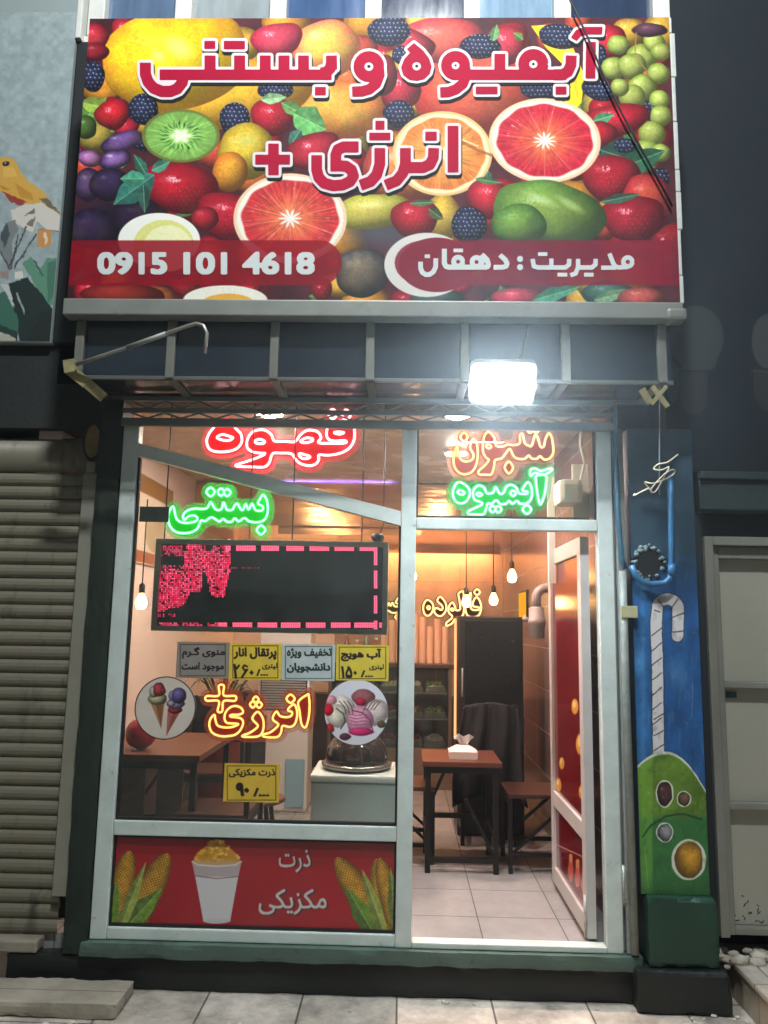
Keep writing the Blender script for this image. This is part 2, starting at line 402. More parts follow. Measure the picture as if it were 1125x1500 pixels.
        sd_ = np.clip(np.sin(th*24+3*np.sin(th*3))*3-1.7, 0, 1)*np.clip(1-np.abs(r-0.42-0.07*np.sin(th*7))*11, 0, 1)
        s.blend(sl, sd_, (16, 26, 26))
        s.blend(sl, np.clip((0.30+0.05*np.cos(th*6)-r)*8, 0, 1)*0.92, (226, 232, 200))
    def poly(s, pts, col, al=1.0):
        P = np.asarray(pts, float); sl = s.win(P[:, 0].min(), P[:, 0].max(), P[:, 1].min(), P[:, 1].max())
        if sl is None: return
        x, y = s.PX[sl], s.PY[sl]; ins = np.zeros(x.shape, bool); n = len(P); dm = np.full(x.shape, 1e9)
        for i in range(n):
            (x0, y0), (x1, y1) = P[i], P[(i+1) % n]
            cond = (y0 > y) != (y1 > y)
            with np.errstate(divide='ignore', invalid='ignore'):
                ins ^= cond & (x < (x1-x0)*(y-y0)/(y1-y0+1e-12)+x0)
            dx, dy = x1-x0, y1-y0; t = np.clip(((x-x0)*dx+(y-y0)*dy)/(dx*dx+dy*dy+1e-9), 0, 1)
            dm = np.minimum(dm, np.hypot(x-x0-t*dx, y-y0-t*dy))
        s.blend(sl, np.clip(np.where(ins, dm, -dm)+0.5, 0, 1)*al, col)
    def leaf(s, a, b, wd, col, seed=1):
        a, b = np.array(a, float), np.array(b, float); d = b-a; L = np.hypot(*d); R = L
        sl = s.win(min(a[0], b[0])-wd, max(a[0], b[0])+wd, min(a[1], b[1])-wd, max(a[1], b[1])+wd)
        if sl is None: return
        x, y = s.PX[sl]-a[0], s.PY[sl]-a[1]; t = (x*d[0]+y*d[1])/L/L; q = (-x*d[1]+y*d[0])/L
        tt = np.clip(t, 0, 1); w_ = wd*np.sin(math.pi*tt**0.8)*(1+0.07*np.sin(tt*17+seed))
        al = np.clip((w_-np.abs(q))+0.5, 0, 1)*((t > 0) & (t < 1))
        k = fbm(s.PX[sl]/5, s.PY[sl]/5, seed); v = 0.65+0.5*k+0.25*np.sign(q)*0.5
        s.blend(sl, al, np.clip(np.asarray(col, float)*v[..., None], 0, 255))
        s.blend(sl, al*np.clip(1.1-np.abs(q), 0, 1)*0.5, (170, 205, 150))
    def line(s, pts, wd, col, al=1.0):
        P = np.asarray(pts, float); sl = s.win(P[:, 0].min()-wd, P[:, 0].max()+wd, P[:, 1].min()-wd, P[:, 1].max()+wd)
        if sl is None: return
        x, y = s.PX[sl], s.PY[sl]; dm = np.full(x.shape, 1e9)
        for i in range(len(P)-1):
            (x0, y0), (x1, y1) = P[i], P[i+1]; dx, dy = x1-x0, y1-y0
            t = np.clip(((x-x0)*dx+(y-y0)*dy)/(dx*dx+dy*dy+1e-9), 0, 1); dm = np.minimum(dm, np.hypot(x-x0-t*dx, y-y0-t*dy))
        s.blend(sl, np.clip(wd/2-dm+0.5, 0, 1)*al, col)
    def stamp(s, M, x0, x1, y0, y1, col, al=1.0):
        """a lettering mask stretched over the given box"""
        sl = s.win(min(x0, x1), max(x0, x1), min(y0, y1), max(y0, y1))
        if sl is None: return
        u, v = (s.PX[sl]-x0)/(x1-x0)*(M.shape[1]-1), (s.PY[sl]-y0)/(y1-y0)*(M.shape[0]-1)
        ok = (u >= 0) & (v >= 0) & (u <= M.shape[1]-1) & (v <= M.shape[0]-1)
        u, v = np.clip(u, 0, M.shape[1]-1.001), np.clip(v, 0, M.shape[0]-1.001); iu, iv = u.astype(int), v.astype(int); fu, fv = u-iu, v-iv
        m_ = M[iv, iu]*(1-fu)*(1-fv)+M[iv, iu+1]*fu*(1-fv)+M[iv+1, iu]*(1-fu)*fv+M[iv+1, iu+1]*fu*fv
        s.blend(sl, m_*ok*al, col)
    def grain(s, amt, sc, seed):
        k = fbm(s.PX/sc, s.PY/sc, seed); s.C *= (1-amt/2+amt*k)[..., None]

def print_grid(name, xz, Y, nx, nz, base, painter, material, parent=None, wave=0.0, keep=None, thick=0.0):
    """a flat rectangular print standing at y = Y; xz = (x0, x1, z0, z1)"""
    x0, x1, z0, z1 = xz
    X, Z = np.meshgrid(np.linspace(x0, x1, nx), np.linspace(z1, z0, nz))
    PX, PY = to_px(X, Y, Z)
    cv = Canvas(PX, PY, base); painter(cv)
    YY = np.full(X.shape, Y)
    if wave: YY = YY+wave*(fbm(X*2.2, Z*2.2, 5)-0.5)
    return grid_mesh(name, X, YY, Z, cv.C, material, parent, keep)
def grid_mesh(name, X, Y, Z, Cc, material, parent=None, keep=None):
    nz, nx = X.shape; off = root_loc(parent)
    co_ = np.stack([X-off.x, Y-off.y, Z-off.z], -1).reshape(-1, 3)
    i = np.arange(nx*nz).reshape(nz, nx)
    q = np.stack([i[:-1, :-1], i[1:, :-1], i[1:, 1:], i[:-1, 1:]], -1).reshape(-1, 4)
    if keep is not None:
        q = q[keep(X, Z)[:-1, :-1].reshape(-1)]
    me = bpy.data.meshes.new(name); me.vertices.add(len(co_)); me.vertices.foreach_set('co', co_.astype('f').ravel())
    me.loops.add(q.size); me.loops.foreach_set('vertex_index', q.ravel().astype('i'))
    me.polygons.add(len(q)); me.polygons.foreach_set('loop_start', np.arange(0, q.size, 4, dtype='i'))
    me.update(calc_edges=True)
    at_ = me.attributes.new('print', 'FLOAT_COLOR', 'POINT')
    col = np.concatenate([lin(np.clip(Cc, 0, 255)).reshape(-1, 3), np.ones((nx*nz, 1))], 1)
    at_.data.foreach_set('color', col.astype('f').ravel())
    me.polygons.foreach_set('use_smooth', np.ones(len(q), bool)); me.validate(); me.update()
    return link_mesh(name, me, material, parent)

# ---- lettering: masks and outlines
SH = {'ا': (0xFE8D, 2), 'آ': (0xFE81, 2), 'ب': (0xFE8F, 4), 'پ': (0xFB56, 4), 'ت': (0xFE95, 4), 'ج': (0xFE9D, 4), 'خ': (0xFEA5, 4), 'د': (0xFEA9, 2), 'ذ': (0xFEAB, 2),
      'ر': (0xFEAD, 2), 'ز': (0xFEAF, 2), 'ژ': (0xFB8A, 2), 'س': (0xFEB1, 4), 'ش': (0xFEB5, 4), 'ف': (0xFED1, 4), 'ق': (0xFED5, 4), 'ک': (0xFB8E, 4), 'گ': (0xFB92, 4),
      'ل': (0xFEDD, 4), 'م': (0xFEE1, 4), 'ن': (0xFEE5, 4), 'ه': (0xFEE9, 4), 'و': (0xFEED, 2), 'ی': (0xFBFC, 4), 'ـ': (0x0640, 4)}
def shape(t):
    out = []
    for i, ch in enumerate(t):
        if ch not in SH: out.append(ch); continue
        b, n = SH[ch]; p = i > 0 and t[i-1] in SH and SH[t[i-1]][1] == 4
        nx = i < len(t)-1 and t[i+1] in SH and n == 4
        if ch == 'ـ': out.append(ch); continue
        k = 3 if (p and nx) else 2 if nx else 1 if p else 0
        out.append(chr(b+k))
    return ''.join(reversed(out))
def blur(M, s):
    if s <= 0: return M
    r = int(3*s)+1; k = np.exp(-0.5*(np.arange(-r, r+1)/s)**2); k /= k.sum()
    M = np.apply_along_axis(lambda a: np.convolve(a, k, 'same'), 0, M)
    return np.apply_along_axis(lambda a: np.convolve(a, k, 'same'), 1, M)
def text_mask(t, res=70, bold=0.0, arabic=True):
    cu = bpy.data.curves.new('glyphs', 'FONT'); cu.body = shape(t) if arabic and any(ch in SH for ch in t) else t; cu.resolution_u = 4
    o = bpy.data.objects.new('glyphs', cu); C.objects.link(o)
    bpy.context.view_layer.objects.active = o; o.select_set(True); bpy.ops.object.convert(target='CURVE')
    from mathutils.geometry import interpolate_bezier
    polys = []
    for sp in o.data.splines:
        b_ = sp.bezier_points; n_ = len(b_); P = []
        for q in range(n_):
            a_, c_ = b_[q], b_[(q+1) % n_]; P += [tuple(v[:2]) for v in interpolate_bezier(a_.co, a_.handle_right, c_.handle_left, c_.co, 6)[:-1]]
        if P: polys.append(np.array(P))
    cv_ = o.data; bpy.data.objects.remove(o); bpy.data.curves.remove(cv_)
    V = np.concatenate(polys); mn, mx_ = V.min(0), V.max(0); pad = 3+int(bold*res*1.5)
    Wd, Hd = int((mx_[0]-mn[0])*res)+2*pad+1, int((mx_[1]-mn[1])*res)+2*pad+1
    WN = np.zeros((Hd, Wd)); gx = np.arange(Wd)[None, :]
    for P in polys:
        P = (P-mn)*res+pad
        for q in range(len(P)):
            (ax_, ay_), (bx_, by_) = P[q], P[(q+1) % len(P)]
            if ay_ == by_: continue
            lo_, hi_ = (ay_, by_) if ay_ < by_ else (by_, ay_)
            ys = np.arange(max(0, math.ceil(lo_-1e-9)), min(Hd, math.ceil(hi_-1e-9)))
            if len(ys) == 0: continue
            xc = ax_+(bx_-ax_)*(ys-ay_)/(by_-ay_); WN[ys] += (1 if ay_ < by_ else -1)*(gx < xc[:, None])
    M = (WN != 0)*1.0
    if bold: M = dilate(M, bold*res)
    return blur(M[::-1], 0.8)
def dilate(M, r):
    out = M.copy(); R = int(math.ceil(r))
    for dy in range(-R, R+1):
        for dx in range(-R, R+1):
            if dx*dx+dy*dy <= r*r and (dx or dy):
                ys, yd = (slice(max(0, -dy), M.shape[0]-max(0, dy)), slice(max(0, dy), M.shape[0]-max(0, -dy)))
                xs, xd = (slice(max(0, -dx), M.shape[1]-max(0, dx)), slice(max(0, dx), M.shape[1]-max(0, -dx)))
                out[yd, xd] = np.maximum(out[yd, xd], M[ys, xs])
    return out
def contours(M, lev=0.5, minlen=10):
    """closed outlines of the region M > lev, in array coordinates (x, y)"""
    M = np.pad(M, 1); B = M > lev; H_, W_ = M.shape; nxt = {}
    code = B[:-1, :-1]*1+B[:-1, 1:]*2+B[1:, 1:]*4+B[1:, :-1]*8
    seg = {1: ['LT'], 2: ['TR'], 3: ['LR'], 4: ['RB'], 5: ['LT', 'RB'], 6: ['TB'], 7: ['LB'], 8: ['BL'], 9: ['BT'], 10: ['TR', 'BL'], 11: ['BR'], 12: ['RL'], 13: ['RT'], 14: ['TL']}
    for y, x in zip(*np.nonzero((code > 0) & (code < 15))):
        E_ = {'T': (0, y, x), 'B': (0, y+1, x), 'L': (1, y, x), 'R': (1, y, x+1)}
        for st in seg[int(code[y, x])]: nxt[E_[st[0]]] = E_[st[1]]
    def pos(e):
        k, y, x = e
        a, b = (M[y, x], M[y, x+1]) if k == 0 else (M[y, x], M[y+1, x]); t = (lev-a)/(b-a)
        return (x+t-1, y-1) if k == 0 else (x-1, y+t-1)
    loops = []
    while nxt:
        s0, e = nxt.popitem(); L = [pos(s0)]
        while e != s0:
            L.append(pos(e)); e2 = nxt.pop(e, None)
            if e2 is None: break
            e = e2
        if len(L) >= minlen: loops.append(np.array(L))
    return loops
def smooth_loop(L, k=2, step=2):
    for _ in range(k): L = (np.roll(L, 1, 0)+2*L+np.roll(L, -1, 0))/4
    return L[::step] if len(L) > 8*step else L
def stroke_mask(strokes, box, sc, round_caps=False):
    """strokes: list of (points, width) with butt ends, or ('poly', points); photo units -> mask with sc samples per unit"""
    x0, x1, y0, y1 = box; gx, gy = np.meshgrid(np.linspace(x0, x1, int((x1-x0)*sc)), np.linspace(y0, y1, int((y1-y0)*sc)))
    M = np.zeros(gx.shape)
    for st in strokes:
        if st[0] == 'poly':
            P = st[1]; ins = np.zeros(gx.shape, bool)
            for i in range(len(P)):
                (a0, b0), (a1, b1) = P[i], P[(i+1) % len(P)]
                if b0 == b1: continue
                ins ^= ((b0 > gy) != (b1 > gy)) & (gx < (a1-a0)*(gy-b0)/(b1-b0)+a0)
            M = np.where(ins, 1-M if st[-1] == 'xor' else 1, M); continue
        if st[0] == 'hole':
            (cx, cy), rr = st[1:]; M = np.where(np.hypot(gx-cx, gy-cy) < rr, 0, M); continue
        P, wd = st
        for i in range(len(P)-1):
            (a0, b0), (a1, b1) = P[i], P[i+1]; dx, dy = a1-a0, b1-b0; L = math.hypot(dx, dy)
            t = ((gx-a0)*dx+(gy-b0)*dy)/L; q = np.abs(-(gx-a0)*dy+(gy-b0)*dx)/L
            M = np.maximum(M, (t >= 0) & (t <= L) & (q <= wd/2))
            if i > 0 or round_caps: M = np.maximum(M, np.hypot(gx-a0, gy-b0) <= wd/2)
            if round_caps and i == len(P)-2: M = np.maximum(M, np.hypot(gx-a1, gy-b1) <= wd/2)
    return M
def arc(cx, cy, r, a0, a1, n=14, ry=None):
    return [(cx+r*math.cos(math.radians(a0+(a1-a0)*i/n)), cy+(ry or r)*math.sin(math.radians(a0+(a1-a0)*i/n))) for i in range(n+1)]
def rect(x0, x1, y0, y1): return ('poly', [(x0, y0), (x1, y0), (x1, y1), (x0, y1)])
def sheet(name, loops_xz, Y, thick, material, parent):
    """cut-out sheet with holes from outlines in (x, z), standing at y = Y, front face towards the street"""
    cu = bpy.data.curves.new(name, 'CURVE'); cu.dimensions = '2D'; cu.fill_mode = 'BOTH'; cu.extrude = thick/2
    for L in loops_xz:
        sp = cu.splines.new('POLY'); sp.points.add(len(L)-1); sp.use_cyclic_u = True
        sp.points.foreach_set('co', np.concatenate([L, np.zeros((len(L), 1)), np.ones((len(L), 1))], 1).astype('f').ravel())
    o = bpy.data.objects.new('glyphs', cu); C.objects.link(o)
    me = bpy.data.meshes.new_from_object(o.evaluated_get(bpy.context.evaluated_depsgraph_get()))
    bpy.data.objects.remove(o); bpy.data.curves.remove(cu)
    n = len(me.vertices); v = np.empty(n*3, 'f'); me.vertices.foreach_get('co', v); v = v.reshape(-1, 3); off = root_loc(parent)
    nv = np.stack([v[:, 0]-off.x, Y-v[:, 2]-off.y, v[:, 1]-off.z], 1); me.vertices.foreach_set('co', nv.astype('f').ravel()); me.update()
    me.name = name; me.materials.clear(); ob = link_mesh(name, me, material, parent)
    return ob
def px_loops(loops, x0, y0, sc, Y):
    return [np.array([at(x0+p[0]/sc, y0+p[1]/sc, Y) for p in L]) for L in loops]
def spline_loop(P, n=6):
    """closed Catmull-Rom through the points"""
    P = np.asarray(P, float); out = []; N = len(P)
    for i in range(N):
        p0, p1, p2, p3 = P[i-1], P[i], P[(i+1) % N], P[(i+2) % N]
        for k in range(n):
            t = k/n; out.append(0.5*(2*p1+(p2-p0)*t+(2*p0-5*p1+4*p2-p3)*t*t+(3*p1-p0-3*p2+p3)*t**3))
    return np.array(out)

# ------------------------------------------------------------------ materials
ALU = mat('aluminium_frame', (206, 218, 212), 0.42, 0.15, var=0.10, scale=9, bump=0.05, bscale=60, dirt=((120, 122, 116), 14, 0.62))
ALU2 = mat('grey_steel', (150, 154, 150), 0.5, 0.2, var=0.14, scale=8, bump=0.08, dirt=((96, 98, 92), 10, 0.6))
BLACKM = mat('black_metal', (26, 25, 25), 0.42, 0.3, var=0.15)
DARKG = mat('dark_green_paint', (28, 42, 33), 0.62, var=0.25, scale=5, bump=0.15, bscale=25, dirt=((18, 22, 20), 3.5, 0.55))
SILLG = mat('sill_green_paint', (78, 98, 88), 0.6, var=0.16, scale=6, bump=0.25, bscale=35, dirt=((44, 52, 46), 5, 0.56))
BASEB = mat('black_base_paint', (24, 28, 26), 0.6, var=0.3, scale=5, bump=0.3, bscale=20)
WOODT = mat('table_wood', (96, 56, 42), 0.38, var=0.25, scale=7, bump=0.05, stretch=(1, 6, 6))
WOODS = mat('seat_wood', (66, 39, 32), 0.42, var=0.25, scale=7, stretch=(1, 6, 6))
PANE = glass('window_glass')
NAVY = mat('smoked_panel', (34, 44, 54), 0.22, var=0.2, scale=4, spec=0.6)
TEALW = mat('dark_teal_wall_paint', (12, 24, 32), 0.8, var=0.2, scale=2.2, bump=0.15, bscale=12)
RUB = mat('rubber', (20, 20, 20), 0.7)

# ------------------------------------------------------------------ ground and building shell
structure('pavement', MB().box(-8, 8, -9, 0.4, -0.3, 0.0), tiles('pavement_stone', (204, 194, 180), (180, 170, 156), (104, 96, 86), 0.42, 0.33, 0.7, 'XY', 0.010, 0.5, 0.75))
structure('floor', MB().box(-1.75, 1.05, 0.06, 4.4, 0.0, 0.2), tiles('floor_marble', (158, 156, 154), (146, 144, 142), (96, 92, 90), 0.4, 0.4, 0.22, 'XY', 0.006, 0.2, 0.22))
structure('ceiling', MB().box(-1.75, 1.05, 0.08, 2.6, 2.82, 2.9), mat('ceiling_film', (230, 200, 182), 0.25, var=0.35, scale=1.8, bump=0.22, bscale=2.4))
structure('bulkhead', MB().box(-1.75, 1.05, 2.6, 4.4, 2.45, 2.815), mat('bulkhead_film', (196, 146, 92), 0.16, 0.55, var=0.3, scale=2.5, bump=0.5, bscale=3.5, stretch=(0.6, 4, 4)))
structure('left_inner_wall', MB().box(-1.87, -1.75, 0.06, 4.5, 0.0, 2.9), mat('pink_plaster', (226, 204, 196), 0.4, var=0.06, scale=3))
structure('right_inner_wall', MB().box(1.05, 1.10, 0.16, 4.5, 0.0, 2.9), tiles('brown_wall_tile', (122, 102, 98), (114, 96, 92), (170, 150, 142), 0.6, 0.3, 0.22, 'YZ', 0.008, 0.3, 0.3))
structure('back_inner_wall', MB().box(-1.75, 1.05, 4.4, 4.5, 0.0, 2.9), tiles('back_wall_tile', (184, 156, 136), (176, 148, 130), (160, 126, 108), 0.6, 0.3, 0.3, 'XZ', 0.006, 0.2, 0.3))

b = thing('shop_building', 'dark painted masonry front with a black base that surrounds the lit juice shop window', 'building', (0, 0.05, 0))
part('base_beam', MB().rough(-1.78, 1.10, -0.03, 0.06, 0.0, 0.142, 0.005), BASEB, b)
part('sill', MB().rough(-1.44, 1.09, -0.062, 0.06, 0.1425, 0.210, 0.004), SILLG, b)
part('pillar', MB().rough(-1.525, -1.405, -0.041, 0.12, 0.1425, 2.74, 0.004, 0.03), DARKG, b)
part('upper_wall', MB().box(-1.77, 1.30, 0.0, 0.3, 2.83, 4.70), TEALW, b)
part('lintel', MB().box(-1.52, 1.06, 0.012, 0.3, 2.775, 2.828), DARKG, b)

structure('back_left_wall', MB().box(-1.748, -0.70, 4.385, 4.399, 0.95, 2.448), mat('pink_plaster', (0, 0, 0)))
structure('dark_lower_wall', MB().box(-1.748, -1.735, 0.08, 4.38, 0.2, 0.93).box(-1.734, 1.048, 4.372, 4.384, 0.2, 0.93), mat('brown_lower_wall', (66, 48, 42), 0.4, var=0.2, scale=4))  # added brown facing; gloom under the tables put into its colour
# row of upper windows
uw = thing('upper_window_row', 'row of pale framed upper windows with bluish glass just above the fruit banner', 'windows', (0, 0.05, 4.7))
WFR = mat('white_window_frame', (222, 222, 214), 0.45, var=0.06)
xs = [-1.71, -1.235, -0.717, -0.20, 0.332, 0.818, 1.343]
fr = MB().box(-1.77, 1.40, -0.02, 0.08, 4.702, 4.78, 0.004)
for i, x in enumerate(xs): fr.box(x-0.045, x+0.045, -0.022, 0.078, 4.782, 6.4, 0.006)
part('frame', fr, WFR, uw)
cols = [(92, 112, 140), (150, 158, 160), (66, 92, 132), (40, 52, 78), (138, 166, 190), (46, 60, 86)]
for i in range(6):
    part('pane', MB().box(xs[i]+0.046, xs[i+1]-0.046, 0.03, 0.04, 4.782, 6.39), mat('upper_glass_%d' % i, cols[i], 0.12, var=0.25, scale=3, spec=0.7, stretch=(3, 1, 0.6)), uw)

# ------------------------------------------------------------------ shop front frame
sf = thing('glazed_front', 'pale aluminium shop window with slanting upper bar and an inward open glass door', 'shop window', (-0.17, 0, 0.21))
f = MB()
B = 0.005
f.box(-1.402, -1.325, -0.03, 0.035, 0.21, 2.63, B)          # left jamb
f.box(-1.324, -0.012, -0.028, 0.033, 0.211, 0.262, B)       # bottom rails
f.box(-1.324, -0.012, -0.028, 0.033, 0.662, 0.727, B)
f.box(-0.011, 0.062, -0.032, 0.036, 0.21, 2.63, B)          # mullion
f.box(0.063, 0.938, -0.028, 0.033, 2.112, 2.168, B)         # door head
f.box(0.063, 0.938, -0.034, 0.033, 0.2105, 0.236, B)        # threshold
f.box(0.939, 1.012, -0.03, 0.036, 0.21, 2.63, B)            # right jamb
f.prism([(-1.324, 2.458), (-1.324, 2.522), (-0.012, 2.197), (-0.012, 2.127)], -0.027, 0.032)
part('frame', f, ALU, sf)
g = MB()
for (x0, x1, z0, z1) in ((-1.324, -0.012, 0.727, 0.739), (-1.324, -0.012, 0.650, 0.662), (-1.324, -0.012, 0.262, 0.274)): g.box(x0, x1, -0.012, 0.012, z0, z1)
for (x0, x1) in ((-1.325, -1.315), (-0.021, -0.011)): g.box(x0, x1, -0.011, 0.011, 0.274, 0.650)
for (x0, x1, z1) in ((-1.325, -1.313, 2.45), (-0.021, -0.011, 2.125)): g.box(x0, x1, -0.0115, 0.0115, 0.739, z1)
g.box(0.063, 0.90, -0.012, 0.012, 2.168, 2.180); g.box(0.063, 0.072, -0.0115, 0.0115, 2.180, 2.61); g.box(0.928, 0.938, -0.0115, 0.0115, 2.168, 2.61)
part('glazing_bead', g, RUB, sf)
part('window_pane', MB().prism([(-1.313, 0.739), (-0.021, 0.739), (-0.021, 2.125), (-1.313, 2.452)], 0.0, 0.005), PANE, sf)
part('window_pane', MB().prism([(-1.322, 2.522), (-0.014, 2.198), (-0.014, 2.76), (-1.322, 2.76)], 0.0, 0.005), PANE, sf)
part('window_pane', MB().box(0.073, 0.927, 0.0, 0.005, 2.181, 2.76), PANE, sf)
# separate thin side profile with the gap in front of it
part('side_profile', MB().box(1.026, 1.070, -0.035, 0.03, 0.212, 2.62, 0.004).box(1.0125, 1.0255, 0.0, 0.03, 0.212, 2.62), ALU2, sf)
h = MB().box(1.012, 1.030, -0.042, -0.031, 0.43, 0.58, 0.003).tube([(1.016, -0.04, 0.42), (1.016, -0.04, 0.59)], 0.007)
part('hinge', h, mat('worn_white_metal', (186, 186, 176), 0.5, 0.3, var=0.3, scale=30, dirt=((60, 54, 46), 40, 0.55)), sf)
# open leaf
DX0, DX1, DY0, DY1, DZ0, DZ1 = 0.868, 0.912, 0.045, 0.885, 0.24, 2.095
d = MB()
d.box(DX0, DX1, DY0, DY0+0.075, DZ0, DZ1, 0.004).box(DX0, DX1, DY1-0.06, DY1, DZ0, DZ1, 0.004)
d.box(DX0+0.001, DX1-0.001, DY0+0.075, DY1-0.06, DZ1-0.085, DZ1, 0.004).box(DX0+0.001, DX1-0.001, DY0+0.075, DY1-0.06, 0.655, 0.735, 0.004).box(DX0+0.001, DX1-0.001, DY0+0.075, DY1-0.06, DZ0, DZ0+0.085, 0.004)
leaf = part('door', d, mat('door_aluminium', (190, 186, 182), 0.4, 0.2, var=0.08, scale=8), sf, 'open door leaf turned inwards, covered with red posters')
part('pane', MB().box(DX0+0.02, DX0+0.026, DY0+0.07, DY1-0.055, 0.735, DZ1-0.085), glass('door_glass', (226, 214, 206), 0.03, 2.2), leaf)
part('panel', MB().box(DX0+0.02, DX0+0.028, DY0+0.07, DY1-0.055, DZ0+0.085, 0.655), mat('red_panel', (120, 10, 20), 0.4), leaf)
part('hinge', MB().box(DX0-0.006, DX0-0.001, DY0, DY0+0.03, 0.25, 0.42, 0.002).tube([(DX0-0.006, DY0+0.004, 0.245), (DX0-0.006, DY0+0.004, 0.43)], 0.006), mat('worn_white_metal', (0, 0, 0)), leaf)
part('latch', MB().box(DX0+0.008, DX1-0.008, DY1, DY1+0.004, 1.1, 1.32), ALU2, leaf)
def door_poster(cv):
    cv.grain(0.2, 18, 3)
    for (cx, cy, r) in ((842, 1035, 9), (850, 1090, 12), (823, 1118, 7), (818, 1150, 8), (852, 1160, 8)):
        cv.disc(cx, cy, r*0.55, r*1.3, (206, 150, 60)); cv.disc(cx-1, cy-3, r*0.25, r*0.6, (236, 210, 130))
    for (cx, cy) in ((836, 1275), (846, 1283), (855, 1292)):
        cv.line([(cx, cy-22), (cx, cy+14)], 5, (206, 140, 96)); cv.disc(cx, cy+2, 4, 14, (190, 92, 70))
    cv.line([(812, 1236), (860, 1258)], 2, (220, 190, 170), 0.7)
    cv.disc(818, 1262, 5, 18, (120, 90, 92))
PM = painted('printed_vinyl', 0.14, spec=0.7)
Yg, Zg = np.meshgrid(np.linspace(DY1-0.06, DY0+0.076, 110), np.linspace(2.005, 0.736, 300)); Xg = np.full(Yg.shape, DX0+0.016)
PX, PY = to_px(Xg, Yg, Zg); cv = Canvas(PX, PY, (100, 7, 15)); door_poster(cv); grid_mesh('poster', Xg, Yg, Zg, cv.C, PM, leaf)
Yg, Zg = np.meshgrid(np.linspace(DY1-0.06, DY0+0.076, 110), np.linspace(0.654, DZ0+0.086, 120)); Xg = np.full(Yg.shape, DX0+0.016)
PX, PY = to_px(Xg, Yg, Zg); cv = Canvas(PX, PY, (100, 7, 18)); door_poster(cv); grid_mesh('poster', Xg, Yg, Zg, cv.C, PM, leaf)

# corn poster panel in the lower frame
def corn(cv):
    cv.grain(0.15, 60, 2)
    cv.poly([(150, 1215), (590, 1220), (590, 1258), (150, 1250)], (120, 10, 22), 0.55)
    def cob(a, b, w, seed):
        a, b = np.array(a, float), np.array(b, float); dv = b-a; L = np.hypot(*dv); sl = cv.win(min(a[0], b[0])-w, max(a[0], b[0])+w, min(a[1], b[1])-w, max(a[1], b[1])+w)
        x, y = cv.PX[sl]-a[0], cv.PY[sl]-a[1]; t = (x*dv[0]+y*dv[1])/L/L; q = (-x*dv[1]+y*dv[0])/L
        tt = np.clip(t, 0, 1); wd = w*np.clip(1-tt**5, 0, 1)**0.5*(0.85+0.15*np.sin(math.pi*tt))
        al = np.clip(wd-np.abs(q)+0.5, 0, 1)*((t > 0) & (t < 1))
        kn = fbm(cv.PX[sl]/6, cv.PY[sl]/6, seed+40); k = 0.72+0.22*np.cos(q*1.25+kn*2)*np.cos(t*L*1.2+kn*3)+0.3*(kn-0.5); s_ = np.clip(1.1-0.55*(q/(wd+0.1))**2, 0.3, 1.2)
        cv.blend(sl, al, np.clip(np.array([226, 164, 44.])*(k*s_)[..., None], 0, 255))
    cob((164, 1366), (190, 1246), 19, 1); cob((184, 1372), (246, 1250), 21, 2)
    cv.leaf((150, 1372), (172, 1290), 14, (96, 130, 40)); cv.leaf((168, 1376), (238, 1300), 15, (104, 138, 44), 3); cv.leaf((170, 1374), (214, 1262), 9, (150, 160, 70), 4)
    cob((560, 1356), (552, 1258), 15, 3); cob((566, 1374), (493, 1256), 21, 4); cob((578, 1350), (556, 1256), 14, 5)
    cv.leaf((552, 1376), (508, 1300), 14, (96, 132, 42), 5); cv.leaf((566, 1376), (530, 1272), 9, (150, 160, 70), 6); cv.leaf((580, 1372), (572, 1270), 8, (130, 150, 60), 6)
    # cup
    cv.poly([(282, 1262), (353, 1262), (337, 1350), (298, 1350)], (206, 204, 204)); cv.disc(317.5, 1349, 19.5, 4, (196, 194, 196))
    cv.poly([(281, 1262), (354, 1262), (349, 1284), (286, 1284)], (176, 162, 160)); cv.line([(286, 1283), (317, 1287), (349, 1284)], 1.6, (130, 110, 108))
    cv.poly([(282, 1262), (353, 1262), (348, 1252), (330, 1236), (318, 1227), (304, 1238), (288, 1250)], (196, 140, 40))
    for i in range(90):
        x = 286+random.random()*64; y = 1231+random.random()*32
        if abs(x-318) < (y-1224)*1.05: cv.disc(x, y, 2.6, 2.2, random.choice([(226, 174, 56), (206, 146, 40), (178, 120, 30), (236, 192, 90)]))
    cv.disc(317.5, 1263, 36, 5, (206, 160, 90), al=0.7); cv.line([(282, 1262), (290, 1267), (317, 1269), (345, 1267), (353, 1262)], 2.4, (216, 206, 204))
    m1, m2 = text_mask('ذرت', 80, 0.02), text_mask('مکزیکی', 80, 0.02)
    for dx, c in ((2, (40, 24, 26)), (0, (196, 196, 190))):
        cv.stamp(m1, 407+dx, 456+dx, 1243+dx/2, 1280+dx/2, c); cv.stamp(m2, 377+dx, 480+dx, 1300+dx/2, 1342+dx/2, c)
x0, x1 = -1.315, -0.021
print_grid('corn_poster', (x0, x1, 0.2745, 0.6495), -0.002, 620, 190, (158, 14, 30), corn, PM, sf)
part('lower_panel', MB().box(-1.315, -0.021, 0.002, 0.010, 0.2745, 0.6495), RUB, sf)

